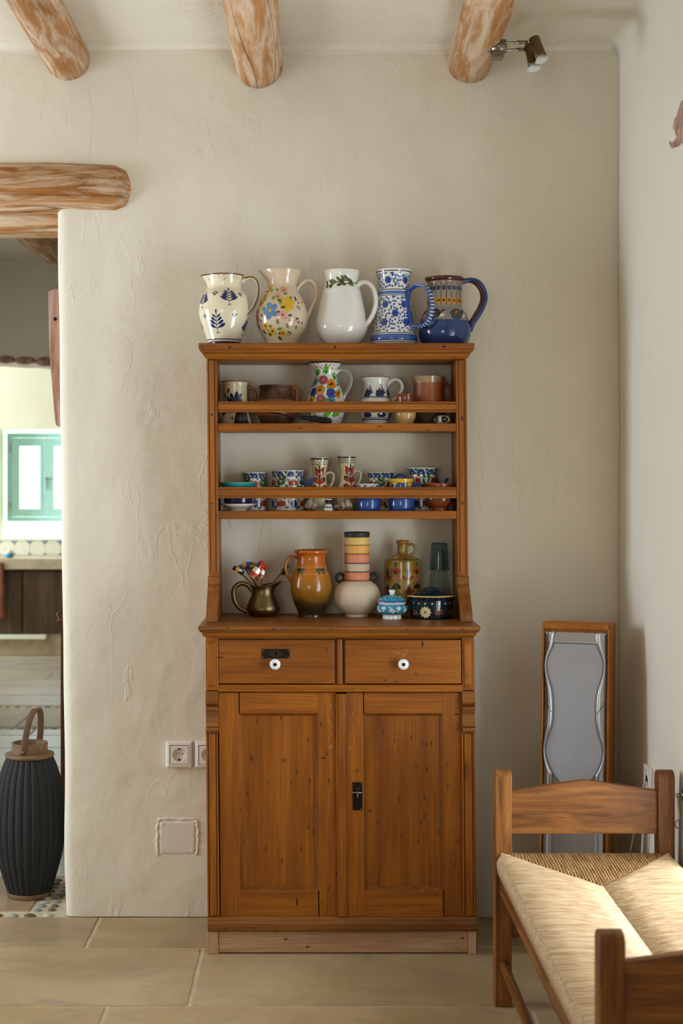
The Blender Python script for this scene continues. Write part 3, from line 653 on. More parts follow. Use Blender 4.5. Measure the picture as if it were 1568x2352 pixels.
# pilasters with corbels
for px0, px1 in ((472.5, 501), (1060, 1089.5)):
    a = px0; b = px1
    pu = pbox('pilaster_block', a, b, 1464, 1586, YB - .004, YB + .025, 'pine_z')
    mb = MB(); zt_, zb_2 = ZP(1470, YB), ZP(1580, YB); xa = UX(a + 3, YB, .8); xb = UX(b - 6, YB, .8)
    mb.loft([[(xa, YB - .003, zb_2), (xb, YB - .003, zb_2), (xb, YB - .003, zt_), (xa, YB - .003, zt_)], [(xa + .004, YB - .009, zb_2 + .012), (xb - .004, YB - .009, zb_2 + .012), (xb - .004, YB - .009, zt_ - .012), (xa + .004, YB - .009, zt_ - .012)]], 0, True, False)
    mb.build('chamfered_block', 'pine_z', dr, shear=SH)
    # corbel: scrolled bracket profile
    cp = [(1587, .004), (1603, .012), (1610, .016), (1616, .012), (1620, .004), (1622, .002), (1622, .012), (1630, .012), (1631, .006), (1640, .004), (1652, .006), (1660, .011), (1667, .013), (1668, .008), (1670, .014), (1675, .016), (1680, .013), (1682, .003)]
    x0 = UX(a + 1, YB, .62); x1 = UX(b + 1, YB, .62)
    pts = [(x0, YB + .02, ZP(1587, YB))] + [(x0, YB - o - .002, ZP(py, YB)) for py, o in cp] + [(x0, YB + .02, ZP(1682, YB))]
    MB().prism(pts, (x1 - x0, 0, 0)).build('corbel', 'pine_dark_x', dr, bevel=.0008, shear=SH)
    # fluted lower pilaster
    pl = pbox('pilaster', a + 2, b + 1, 1682, 2106, YB + .002, YB + .025, 'pine_dark_z')
    for u0, u1, yy in ((a + 2, a + 5.5, -.004), (a + 7.5, b - 5, -.003), (b - 3, b + 1, -.004)):
        m2 = pbox('pilaster_bead', u0, u1, 1686, 2104, YB + yy, YB + .004, 'pine_z', pl, bevel=.0016)
# drawers
def knob(parent, px, py, yf):
    c = Vector((UX(px, yf, ZP(py, yf)), yf, ZP(py, yf))); mb = MB(); R = []; n = 48
    for r, h, fl in ((.006, .0, 0), (.0065, -.012, 0), (.013, -.016, 1), (.0155, -.022, 1), (.0150, -.026, 1), (.0095, -.0285, .7), (.005, -.029, 0)):
        R.append([(c.x + r * (1 + .075 * fl * abs(math.cos(6 * 2 * PI * k / n)) - .05 * fl) * math.cos(2 * PI * k / n), c.y + h - (.0015 * fl * abs(math.cos(6 * 2 * PI * k / n))), c.z + r * (1 + .075 * fl * abs(math.cos(6 * 2 * PI * k / n)) - .05 * fl) * math.sin(2 * PI * k / n)) for k in range(n)])
    mb.loft(R, 0, True); k_ = mb.build('knob', 'porcelain', parent, shear=SH, label='white fluted porcelain knob')
    m = MB(); m.lathe([(.0048, -.0285), (.0048, -.0305), (.003, -.032)], c, 16, 0, 'y'); m.build('knob_screw', 'iron', parent, shear=SH)
for i, (px0, px1) in enumerate(((501.5, 767), (792, 1058.5))):
    yd = YB - (.004 if i == 0 else .006)
    d = pbox('drawer', px0, px1, 1469.5, 1570.5, yd, YB + .02, 'pine_x', bevel=.002)
    z0, z1 = ZP(1568, yd), ZP(1472, yd)
    if i == 0:
        q = Vector((UX(633, yd, .87), yd, ZP(1501, yd))); kh = [(q.x + .0034 * math.cos(t), q.z + .002 + .0034 * math.sin(t)) for t in [-PI / 2 + .5 + (2 * PI - 1.0) * k / 14 for k in range(15)]] + [(q.x - .0019, q.z - .008), (q.x + .0019, q.z - .008)]
        xa, xb, za, zb3 = UX(602, yd, q.z), UX(665, yd, q.z), ZP(1512, yd), ZP(1491, yd)
        m = MB(); holed(m, [(xa, za), (xb, za), (xb, zb3), (xa, zb3)], [kh], yd - .0034, yd - .0001, 0, yd - .0002); m.build('lock_plate', 'iron', d, shear=SH, label='dark iron lock plate with keyhole')
        m = MB(); holed(m, [(q.x + .0185 * math.cos(2 * PI * k / 32), q.z + .0100 * math.sin(2 * PI * k / 32)) for k in range(32)], [kh], yd - .0048, yd - .0034); m.build('lock_rosette', 'iron_rod', d, shear=SH)
        for sx in (605, 662):
            for sy in (1494, 1509): MB().ell((UX(sx, yd, .87), yd - .0032, ZP(sy, yd)), (.0016, .0012, .0016), 0, 8, 4).build('lock_screw', 'steel', d, shear=SH)
    knob(d, (632 if i == 0 else 925), 1523.5, yd)
# doors
for i, (px0, px1, pa, pb) in enumerate(((504, 773, 549.5, 731), (797, 1062, 835.5, 1017.5))):
    yd = YB + .006
    d = pbox('door', pa - 4, pb + 4, 1636, 2050, yd + .013, yd + .020, 'pine_z', bevel=0, label='recessed pine door panel')
    pbox('door_stile', px0, pa, 1591, 2106, yd, yd + .024, 'pine_z', d, .0012); pbox('door_stile', pb, px1, 1591, 2106, yd, yd + .024, 'pine_z', d, .0012)
    pbox('door_rail', pa, pb, 1591, 1639, yd, yd + .024, 'pine_x', d, .0012); pbox('door_rail', pa, pb, 2046, 2106, yd, yd + .024, 'pine_x', d, .0012)
    zt_, zb_2 = ZP(1639, yd), ZP(2046, yd); zm = (zt_ + zb_2) / 2; xa, xb = UX(pa, yd, zm), UX(pb, yd, zm)
    mb = MB()   # bevelled bead round the panel
    o = [(xa, zb_2), (xb, zb_2), (xb, zt_), (xa, zt_)]; w = .0085
    i_ = [(xa + w, zb_2 + w), (xb - w, zb_2 + w), (xb - w, zt_ - w), (xa + w, zt_ - w)]
    for k in range(4):
        j = (k + 1) % 4
        mb.loft([[(o[k][0], yd + .001, o[k][1]), (i_[k][0], yd + .0125, i_[k][1]), (i_[k][0], yd + .0132, i_[k][1]), (o[k][0], yd + .0132, o[k][1])], [(o[j][0], yd + .001, o[j][1]), (i_[j][0], yd + .0125, i_[j][1]), (i_[j][0], yd + .0132, i_[j][1]), (o[j][0], yd + .0132, o[j][1])]], 0, True, False)
    mb.build('panel_bead', 'pine_dark_z', d, shear=SH)
    if i == 0:
        pbox('meeting_strip', 773, 797, 1594, 2106, yd - .010, yd + .02, 'pine_z', d, .002); pbox('strip_bead', 778, 793, 1594, 2106, yd - .0135, yd - .009, 'pine_z', d, .002)
    else:
        pbox('latch_plate', 810, 832, 1797, 1861, yd - .003, yd + .001, 'iron', d, .001)
        q = (UX(821, yd, .46), yd, ZP(1813, yd)); m = MB(); m.lathe([(.0085, -.003), (.008, -.006), (.004, -.007)], q, 20, 0, 'y'); m.build('latch_rosette', 'iron_rod', d, shear=SH)
        m = MB(); m.tube([(UX(809, yd, .46), yd - .008, ZP(1819, yd)), (UX(833, yd, .46), yd - .008, ZP(1820, yd))], .0022, 8); m.box(q[0] - .002, q[0] + .002, yd - .012, yd - .004, q[2] - .02, q[2] - .004); m.build('latch_bar', 'steel', d, shear=SH)
        for sy in (1800, 1858): MB().ell((UX(828, yd, .46), yd - .0032, ZP(sy, yd)), (.0018, .0012, .0018), 0, 8, 4).build('latch_screw', 'steel', d, shear=SH)
# base moulding and plinth
zt_, zb_2 = ZP(2106, YB), ZP(2138, YB); x0 = UX(477, YB, .08); x1 = UX(1095, YB, .08)
mb = MB(); mb.loft([[(x0, -.03, z), (x0, YB - o, z), (x1, YB - o, z), (x1, -.03, z)] for o, z in ((.001, zt_), (.006, zt_ - .006), (.007, zt_ - .012), (.010, zt_ - .016), (.010, zb_2 + .004), (.007, zb_2))], 0, True, False)
mb.build('base_moulding', 'pine_dark_x', dr, bevel=.001, shear=SH)
pbox('plinth_board', 502, 1075, 2139, 0, YB + .004, YB + .024, 'raw_pine_x', zb=0.003, bevel=.002)
for px0, px1 in ((476.5, 501), (1075.5, 1093.5)): pbox('foot', px0, px1, 2139, 0, YB - .002, YB + .05, 'raw_pine_z', zb=0.0, bevel=.002)
for px, py in ((656, 2158), (706, 2176), (1062, 2156)):
    MB().ell((UX(px, YB, .03), YB + .004, ZP(py, YB)), (.006, .0008, .0035), 0, 14, 6).build('knot', 'pine_dark_x', dr, shear=SH)
# upper rack
zsh1 = ZP(973, YR); zsh2 = ZP(1174, YR); zcor0 = ZP(824.5, -.215)
for s_, (pf0, pf1) in enumerate(((477, 500.5), (1049, 1073))):
    zm = 1.35; x0 = UX(pf0, YR, zm); x1 = UX(pf1, YR, zm)
    zz = ZCT
    # side board: scrolled foot reaching forward over the worktop
    prof = [(-.005, zcor0), (YR + .012, zcor0), (YR + .012, 1.105), (YR - .006, 1.075), (YR - .012, 1.05), (YR - .022, 1.03), (YR - .042, 1.012), (YR - .062, .995), (YR - .078, .975), (YR - .090, .962), (YR - .092, zz + .0002), (-.005, zz + .0002)]
    up = MB().prism([(x0 + .003, y, z) for y, z in prof], (x1 - x0 - .006, 0, 0)).build('side_board', 'pine_z', dr, bevel=.0012, shear=SH)
    MB().box(x0, x1, YR - .002, YR + .014, 1.068, zcor0 - .0005).build('face_strip', 'pine_dark_z', up, bevel=.001, shear=SH)
    for u0, u1 in ((0, .005), (.0075, x1 - x0 - .0095), (x1 - x0 - .006, x1 - x0)): MB().box(x0 + u0, x0 + u1, YR - .0055, YR, 1.072, zcor0 - .001).build('face_bead', 'pine_z', up, bevel=.0014, shear=SH)
    bp_ = [(YR - .004, 1.070), (YR - .013, 1.068), (YR - .016, 1.046), (YR - .012, 1.042), (YR - .024, 1.040), (YR - .034, 1.024), (YR - .056, 1.006), (YR - .074, .988), (YR - .088, .972), (YR - .096, .960), (YR - .098, zz + .0003), (YR - .080, zz + .0003), (YR - .06, .97), (YR - .02, 1.0), (YR - .004, 1.04)]
    MB().prism([(x0 - .002, y, z) for y, z in bp_], (x1 - x0 + .003, 0, 0)).build('scroll_bracket', 'pine_dark_z', up, bevel=.001, shear=SH)
for zt_ in (zsh1, zsh2):
    x0 = UX(500.5, YR, zt_) ; x1 = UX(1049, YR, zt_)
    sh = MB().box(x0 + .002, x1 - .002, YR + .012, -.006, zt_ - .022, zt_).build('shelf_board', 'pine_dark_x', dr, bevel=.001, shear=SH)
    MB().box(x0 - .001, x1 + .001, YR - .001, YR + .012, zt_ - .0235, zt_ + .001).build('shelf_lip', 'pine_x', sh, bevel=.0025, shear=SH)
    zr1, zr0 = (ZP(922, YR), ZP(947, YR)) if zt_ == zsh1 else (ZP(1118.5, YR), ZP(1144.5, YR))
    rl = MB().box(x0 - .001, x1 + .001, YR, YR + .013, zr0, zr1).build('guard_rail', 'pine_dark_x', dr, bevel=.0015, shear=SH)
    for z0, z1 in ((zr0 + .0005, zr0 + .0055), (zr0 + .0075, zr1 - .0075), (zr1 - .0055, zr1 - .0005)): MB().box(x0, x1, YR - .0035, YR + .002, z0, z1).build('rail_bead', 'pine_x', rl, bevel=.0014, shear=SH)
ZTOP = ZP(788, -.23); prof_y = -.232
xl = UX(456, -.232, ZTOP); xr = UX(1089, -.232, ZTOP); h = ZTOP - zcor0
dmould('cornice', xl, xr, [(.001, ZTOP), (0, ZTOP - .002), (0, ZTOP - .017), (.0015, ZTOP - .0180), (.003, ZTOP - .0190, 1), (.004, ZTOP - .024), (.010, ZTOP - .028), (.0125, ZTOP - .0292, 1), (.012, ZTOP - .0305), (.013, ZTOP - .036), (.0175, ZTOP - .041), (.024, ZTOP - .0455), (.026, zcor0 + .0004)], 'pine_x')

def mark(name, px, py, rx, rz, yf, mat, parent=None):
    MB().ell((UX(px, yf, ZP(py, yf)), yf, ZP(py, yf)), (rx / S(yf), .0006, rz / S(yf)), 0, 10, 5).build(name, mat, parent or dr, shear=SH)

for px, py, rx, rz, yf in ((527, 797.5, 3.5, 3, -.232), (465, 797, 1.5, 1.8, -.232), (769, 797, 3.5, 3.2, -.232), (1019, 796, 4, 3, -.232), (486, 952, 2.6, 2.8, YR - .0055), (1061, 961, 2.4, 6, YR - .0055), (486, 1157, 2, 2.4, YR - .0055), (1061, 1156, 2, 4, YR - .0055),
                           (628, 1445, 3, 2, YCF - .0003), (760, 1446, 2, 2, YCF - .0003), (935, 1447, 2, 2, YCF - .0003), (1062, 1445, 2.2, 1.8, YCF - .0003), (524, 1443, 2, 1.6, YCF - .0003)):
    mark('nail_hole', px, py, rx, rz, yf, 'grime')
for px, py, rx, rz in ((653, 1746, 7, 5), (604, 1870, 4, 5.5), (615, 1799, 3, 2.5), (617, 1973, 2.5, 2.5), (868, 1757, 4, 3.5), (935, 1868, 3, 4), (998, 1890, 4, 4), (960, 2029, 5, 4), (628, 1705, 1.5, 1.5), (690, 1909, 1.8, 1.8), (890, 1990, 2, 3), (930, 2010, 5, 5)):
    mark('knot', px, py, rx, rz, YB + .019, 'pine_dark_z')
for px, py, rx, rz, yy in ((556, 1860, 3, 5, .006), (724, 1862, 3.5, 5, .006), (820, 1769, 4.5, 5, .006), (1024, 1737, 4, 4, .006), (849, 1862, 2.5, 4, .006), (682, 2072, 2, 9, .006), (742, 1741, 6, 2, .006), (973, 2080, 4, 3, .006), (990, 1665, 4, 4, .019), (1048, 1640, 5, 2.5, .006), (506, 1510, 9, 1.3, -.0042), (750, 1494, 1.3, 4, -.0042), (970, 1480, 2.5, 7, -.0062), (955, 1547, 2, 2, -.0062), (884, 1562, 4, 1.6, -.0062), (908, 1566, 3, 1.5, -.0062)):
    mark('knot', px, py, rx, rz, YB + yy, 'grime' if rx < 3 or rz < 3 else 'pine_dark_z')
rk = random.Random(31)
for k in range(14): mark('worn_streak', 915 + rk.uniform(-16, 18), rk.uniform(1493, 1512), rk.uniform(3, 8), .45, YB - .0062, 'raw_pine_x')
for k in range(26): mark('worn_streak', rk.choice((rk.uniform(754, 770), rk.uniform(799, 816))), rk.uniform(1608, 1720), .6, rk.uniform(2, 6), YB + .0058, 'raw_pine_z')
for k in range(12): mark('worn_streak', rk.uniform(740, 860), rk.uniform(1575, 1588), rk.uniform(2, 8), .5, YB - .0042, 'raw_pine_x')

# ================================================================== pottery
class Vessel:
    def __init__(s, name, label, cx, cy, zb, prof, mats, cat, bands=None, spout=None, wall=.0035, seg=72, group=None, inner=0, sharp=False, squash=1.0, rimz=None):
        s.cx, s.cy, s.s = cx, cy, S(cy); s.x = (cx - VX) / s.s; s.squash = squash
        zt = EZ - (prof[0][0] - VY) / s.s; zl = EZ - (prof[-1][0] - VY) / s.s
        k = (zt - zb) / (zt - zl); s.zt, s.k = zt, k
        P = [tuple(p) for p in prof] if sharp else cr(prof, 6)
        ext = []
        for b in (bands or []):
            for i in range(len(P) - 1):
                if P[i][0] < b[0] < P[i + 1][0]:
                    t = (b[0] - P[i][0]) / (P[i + 1][0] - P[i][0]); ext.append((b[0], P[i][1] + t * (P[i + 1][1] - P[i][1])))
        P = sorted(set(P + ext), key=lambda p: p[0]) if not sharp else P
        s.P = P; s.spout = spout
        s.root = thing(name, (s.x, cy, zb), label, cat, group)
        mb = MB(); rings = []; ms = []
        def bi(py):
            m = 0
            for b in (bands or []):
                if py >= b[0] - 1e-6: m = b[1]
            return m
        for py, hw in P:
            rings.append(s.ring(hw / s.s, s.Z(py), py, seg))
        for i in range(len(P) - 1): ms.append(bi(P[i][0]))
        # rim and inside
        outer = rings[::-1]; m2 = ms[::-1]
        ins = []; im = []
        for py, hw in P:
            z = s.Z(py)
            if z < zb + .006: break
            ins.append(s.ring(max(hw / s.s - wall, .001), z - (.0 if ins else -.0006), py, seg)); im.append(inner)
        ins.append(s.ring(.001, max(zb + .006, s.Z(P[-1][0]) + .006), 9999, seg)); im.append(inner)
        mb.loft(outer + ins, m2 + im, True)
        s.body = mb.build('body', mats, s.root)
    def Z(s, py): return s.zt - (EZ - (s.PY0 if False else 0) - 0) * 0 + ((EZ - (py - VY) / s.s) - s.zt) * s.k
    def ring(s, r, z, py, seg):
        out = []
        for k in range(seg):
            th = 2 * PI * k / seg; rr = r; dz = 0
            if s.spout:
                t0, amt, wd_, depth = s.spout; f = max(0.0, 1 - (py - s.P[0][0]) / depth)
                if f > 0:
                    d = (th - t0 + PI) % (2 * PI) - PI; w = math.exp(-(d / wd_) ** 2); rr = r + amt / s.s * w * f * f; dz = 0.25 * amt / s.s * w * f * f * 0
            out.append((s.x + rr * math.sin(th), s.cy - rr * math.cos(th) * s.squash, z + dz))
        return out
    def hw(s, py):
        P = s.P
        if py <= P[0][0]: return P[0][1]
        for i in range(len(P) - 1):
            if P[i][0] <= py <= P[i + 1][0]:
                d = P[i + 1][0] - P[i][0]; return P[i][1] + (P[i + 1][1] - P[i][1]) * ((py - P[i][0]) / d if d else 0)
        return P[-1][1]
    def handle(s, pts, rad, mat, depth=None, name='handle', yaw=0.0, label=None, n=6):
        c = cr(pts, n); ty = math.tan(math.radians(yaw)); path = [((px - VX) / s.s, s.cy - abs(px - s.cx) / s.s * ty, s.Z(py)) for px, py in c]; sd_ = (math.sin(math.radians(yaw)) * (1 if pts[0][0] > s.cx else -1), math.cos(math.radians(yaw)), 0)
        r = [((rad / s.s) * (1.0 if 2 < i < len(path) - 3 else 1.12), (depth or rad) / s.s) for i in range(len(path))]
                # orient: side vector along y gives the strap its width in depth
        mb = MB(); mb.tube(path, [(b, a) for a, b in r], 14, 0, sd_)
        o = mb.build(name, mat, s.root); 
        if label: o['label'] = label
        return path
    def part(s, name, mb, mat, **kw): return mb.build(name, mat, s.root, **kw)

class Decor:
    """brush strokes that hug the wall of a vessel; coordinates in photograph pixels along the surface"""
    def __init__(s, v, mats): s.v = v; s.mats = list(mats); s.mb = MB(); s.a = (v.cx, v.P[0][0]); s.th = 0; s.lay = 0; s.dir = 1
    def at(s, px, py):
        h = s.v.hw(py); s.a = (px, py); s.th = math.asin(max(-1, min(1, (px - s.v.cx) / h))); return s
    def ang(s, th, py): s.a = (0, py); s.th = th; return s
    def pt(s, du, dv, lay):
        v = s.v; py = s.a[1] + dv; h = max(v.hw(py), 1.0); th = s.th + du / h; z = v.Z(py); r = h / v.s + .00035 + .00022 * lay
        return (v.x + r * math.sin(th), v.cy - r * math.cos(th) * v.squash, z)
    def stroke(s, pts, wid, m, lay=0):
        mi = s.mats.index(m); b = len(s.mb.v); n = len(pts)
        for i, (u, w) in enumerate(pts):
            a = pts[max(i - 1, 0)]; c = pts[min(i + 1, n - 1)]; tx, ty = c[0] - a[0], c[1] - a[1]; l = math.hypot(tx, ty) or 1; nx, ny = -ty / l, tx / l
            q = wid[i] if isinstance(wid, (list, tuple)) else wid
            for k in (-1, 0, 1): s.mb.v.append(s.pt(u + nx * q * k, w + ny * q * k, lay + (0.4 if k == 0 else 0)))
        for i in range(n - 1):
            for k in (0, 1): s.mb.face((b + 3 * i + k, b + 3 * i + k + 1, b + 3 * i + 4 + k, b + 3 * i + 3 + k), mi, True)
        return s
    def petal(s, u, v, ang, L, w, m, lay=0, sh=0.62):
        """teardrop from (u,v) pointing along ang (degrees, 0 = right, 90 = up)"""
        a = math.radians(ang); n = 7; pts = []; wd_ = []
        for i in range(n):
            t = i / (n - 1); pts.append((u + math.cos(a) * L * t, v - math.sin(a) * L * t)); wd_.append(max(.15, w * .66 * (math.sin(PI * t ** sh) ** .8 if 0 < t < 1 else .1)))
        return s.stroke(pts, wd_, m, lay)
    def leaf(s, u, v, ang, L, w, m, lay=0): return s.petal(u, v, ang, L, w, m, lay, 1.0)
    def drop(s, u, v, ang, L, w, m, lay=0): return s.petal(u, v, ang, L, w, m, lay, 1.5)
    def dot(s, u, v, r, m, lay=0):
        pts = []; wd_ = []
        for i in range(7): t = -1 + 2 * i / 6; pts.append((u + r * t, v)); wd_.append(max(.1, r * math.sqrt(max(0, 1 - t * t))))
        return s.stroke(pts, wd_, m, lay)
    def line(s, pts, w, m, lay=0, smooth=True): return s.stroke(cr(pts, 5) if smooth and len(pts) > 2 else pts, w, m, lay)
    def ringline(s, py, w, m, lay=0):
        s.ang(0, py); h = s.v.hw(py); n = 64; return s.stroke([(h * (-PI + 2 * PI * i / n), 0) for i in range(n + 1)], w, m, lay)
    def flower(s, u, v, n, r, w, m, mc=None, rc=1.5, a0=0, lay=0, drop=True):
        for k in range(n): (s.drop if drop else s.leaf)(u, v, a0 + 360 * k / n, r, w, m, lay)
        if mc: s.dot(u, v, rc, mc, lay + 2)
        return s
    def fern(s, h, w, m):
        s.line([(0, 0), (-.5, -h * .5), (0, -h * .9)], .55, m)
        for k in range(4):
            t = k / 4; L = w * .54 * (1 - .60 * t); 
            for sg in (-1, 1):
                an = 28 + 16 * t; s.drop(0, -h * (.10 + .66 * t), an if sg > 0 else 180 - an, L, 5.0 * (1 - .45 * t), m)
        s.drop(0, -h * .78, 90, h * .24, 3.2, m); s.petal(-1, 2, 250, 5, 1.5, m); s.petal(1, 2, 290, 5, 1.5, m); return s
    def done(s, name='painted_pattern', label=None):
        if s.mb.f: s.mb.build(name, s.mats, s.v.root, fix=False, label=label, kind='stuff')

gm = lambda *k: [G[i] for i in k]
# ---------------------------------------------------------------- top of the dresser
ZT = ZTOP
v = Vessel('jug', 'cream ceramic jug painted with dark blue ferns, standing on the dresser cornice', 515, -.115, ZT,
           [(633, 46), (640, 43), (652, 40), (661, 39.5), (667, 43), (680, 53), (708, 58.5), (728, 56), (747, 50), (762, 44), (774, 39.5), (781, 36.5), (788, 36)], gm('cream', 'ink', 'speckle') if False else [G['cream'], G['ink'], 'speckle_brown'],
           'jug', bands=[(633, 2), (635.5, 0), (779, 1)], spout=(-PI / 2, 9, .38, 26))
v.handle([(556, 648), (566, 641), (578, 639), (589, 646), (594, 662), (592, 682), (583, 702), (574, 714), (566, 724)], 4.4, G['cream'], 7.5, yaw=12); hp1 = [p for p in cr([(562, 641), (578, 638.5), (590, 646), (595, 662), (593, 682), (584, 702), (575, 714), (568, 723)], 6)]
m = MB(); m.tube([((px - VX) / v.s, v.cy - abs(px - v.cx) / v.s * .2126 - .0093, v.Z(py)) for px, py in hp1], .0022, 8); m.build('handle_stroke', 'speckle_brown', v.root)
d = Decor(v, [G['ink'], 'speckle_brown'])
d.ringline(774.5, 1.0, G['ink'])
d.at(530, 698).fern(32, 44, G['ink']); d.at(502.5, 757).fern(44, 42, G['ink']); d.at(467, 702).fern(32, 40, G['ink']); d.at(559, 759).fern(34, 36, G['ink']); d.at(460, 757).fern(34, 36, G['ink'])
for th in (2.0, 2.9, 3.8): d.ang(th, 698).fern(32, 44, G['ink']); d.ang(th + .45, 757).fern(42, 42, G['ink'])
for px, py in ((497, 677), (553, 678), (541, 724), (474, 725)):
    d.at(px, py); d.dot(-4, 0, 2.2, G['ink']); d.dot(4, -1, 2.2, G['ink']); d.dot(0, 3, 2.2, G['ink']); d.dot(0, -3, 1.6, G['ink'])
rr = random.Random(2)
for i in range(240):
    th = rr.uniform(-PI, PI); py = 634 + 13 * rr.random() ** 2.2; d.ang(th, py).dot(0, 0, rr.uniform(.35, .9), 'speckle_brown')
d.done()
for i in range(6): pass

v = Vessel('jug', 'blush ceramic jug painted with blue, yellow and pink flowers on the dresser cornice', 647, -.115, ZT,
           [(622.5, 47), (630, 44), (643, 37), (654, 34), (664, 37), (682, 47), (705, 57), (724, 60.5), (742, 57.5), (760, 48), (774, 40), (781, 38), (788, 37)], [G['blush']], 'jug', spout=(-PI / 2, 8, .42, 26))
v.handle([(678, 668), (687, 655), (697, 646), (708, 643), (718, 648), (725, 663), (723, 685), (714, 705), (706, 722), (703, 732)], 4.8, G['blush'], 7.5)
d = Decor(v, gm('slateblue', 'yellow', 'pink', 'leaf', 'grass', 'maroon', 'black', 'plum', 'gold'))
Zm = lambda X, Y: (440 + X / 4.3556, 600 + Y / 4.3556)
d.at(*Zm(790, 500)).flower(0, 0, 5, 20, 11, G['slateblue'], G['yellow'], 3.4, 40); 
d.at(*Zm(962, 437)).flower(0, 0, 6, 18, 9, G['yellow'], G['pink'], 3.2, 20)
for X, Y, r_, m_ in ((925, 300, 9, 'pink'), (862, 365, 9, 'pink'), (915, 545, 11, 'pink'), (1010, 590, 9, 'pink')): d.at(*Zm(X, Y)).flower(0, 0, 5, r_, 6.5, G[m_], G['maroon'], 2, 90)
for X, Y in ((788, 275), (740, 350), (703, 412), (745, 640), (815, 690), (915, 710)): d.at(*Zm(X, Y)).flower(0, 0, 5, 8, 6, G['yellow'], G['maroon'], 2.2, 30)
for X, Y in ((665, 560), (660, 505), (670, 630)): d.at(*Zm(X, Y)).flower(0, 0, 4, 9, 6, G['plum'])
for X, Y, a, L in ((870, 310, 130, 8), (920, 340, 10, 10), (860, 405, 10, 9), (880, 440, 60, 11), (895, 480, 20, 12), (710, 490, 40, 10), (705, 560, 90, 10), (860, 580, 280, 13), (950, 620, 300, 12), (1050, 450, 320, 13), (965, 550, 10, 10), (1040, 575, 0, 9), (1045, 635, 290, 9), (775, 700, 300, 9), (715, 670, 300, 11), (860, 680, 20, 12), (870, 735, 310, 11), (700, 605, 90, 7), (780, 650, 20, 8), (815, 395, 80, 9), (755, 320, 60, 7), (790, 310, 40, 7), (725, 395, 30, 9), (690, 450, 70, 8), (1035, 400, 40, 7), (995, 395, 80, 9), (860, 525, 40, 7)):
    d.at(*Zm(X, Y)).leaf(0, 0, a, L, 4.6, G['leaf'] if (X + Y) % 2 else G['grass'], 1)
for X, Y in ((1035, 370), (1068, 420), (1103, 405), (1070, 605), (1102, 610), (985, 595), (970, 700), (992, 708), (885, 708)): d.at(*Zm(X, Y)).dot(0, 0, 2.2, G['maroon'], 2)
d.at(*Zm(800, 500)).line([(0, 0), (20, 12), (46, 18), (68, 26)], .5, G['leaf']); d.at(*Zm(700, 610)).line([(0, 0), (18, 20), (40, 25), (62, 26)], .5, G['leaf'])
for th in (2.4, 3.3, 4.1):
    d.ang(th, 712).flower(0, 0, 6, 18, 10, G['slateblue' if th < 3 else 'yellow'], G['yellow'], 3); 
    for k in range(6): d.leaf(20 * math.cos(k), 20 * math.sin(k), k * 57, 10, 4.6, G['leaf'])
d.done('painted_flowers')

v = Vessel('jug', 'plain white ceramic jug with a green olive branch below its rim, on the dresser cornice', 784, -.115, ZT,
           [(622.5, 41), (632, 40.5), (645, 38.5), (655, 40), (667, 44), (692, 50), (720, 56.5), (744, 60), (757, 57.5), (768, 52), (778, 44), (784, 38), (788, 37)], [G['white']], 'jug')
v.handle([(820, 655), (832, 649), (846, 652), (857, 666), (862, 690), (858, 712), (847, 733), (834, 748)], 5.5, G['white'], 8.5, yaw=17)
d = Decor(v, gm('olive', 'leaf', 'brown', 'navy'))
d.at(787, 648).line([(-46, 12), (-28, 8), (-8, 2), (10, 0), (22, 4), (42, 5)], .9, G['brown'], 1)
for i, (u, w, a, L) in enumerate(((-40, 10, 110, 13), (-36, 10, 200, 12), (-30, 8, 70, 14), (-22, 6, 150, 15), (-14, 4, 160, 16), (-24, 8, 215, 14), (-10, 4, 35, 15), (-4, 2, 140, 16), (4, 0, 130, 15), (-6, 4, 250, 9), (2, 2, 215, 13), (12, 0, 130, 16), (24, 4, 150, 18), (26, 5, 185, 18), (34, 5, 20, 13), (8, 8, 180, 13), (28, 10, 170, 17))):
    d.leaf(u, w, a, L, 5.2, G['olive'] if i % 3 else G['leaf'], 0)
for u, w in ((-30, 12), (-12, 10), (-2, 4), (8, -6), (18, 4)): d.dot(u, w, 2.6, G['navy'], 2)
d.done('olive_branch')

v = Vessel('tankard', 'tall blue and white tankard densely painted with small flowers, on the dresser cornice', 904, -.115, ZT,
           [(622, 43), (626, 41), (640, 37.5), (656, 36.5), (668, 37.5), (681, 39), (712, 42.5), (740, 46), (758, 48.5), (762, 50), (766, 53), (773, 54), (780, 52.5), (785, 49), (788, 48)], gm('white', 'mid', 'black'), 'tankard',
           bands=[(625.5, 2), (627.5, 0), (665.5, 2), (667.3, 0), (669.5, 1), (677, 0), (678.5, 2), (680, 0), (760.5, 2), (762, 0), (764, 1), (778, 0), (780, 2), (781, 0)])
d = Decor(v, gm('cobalt', 'blue', 'black', 'mid'))
rr = random.Random(11); fl = []
for (py, ths, R) in ((646, (-.42, .72, 1.9, 3.0, 4.1), 8.5), (699, (-.55, .55, 1.7, 2.8, 3.9), 9.0), (719, (.02, 1.1, 2.3, 3.4, 4.5), 9.0), (738, (-.55, .60, 1.7, 2.8, 3.9), 9.5)):
    for th in ths:
        fl.append((th, py)); d.ang(th, py).flower(0, 0, 6, R, 5.6, G['cobalt'], G['black'], 1.5, 10)
cm = []
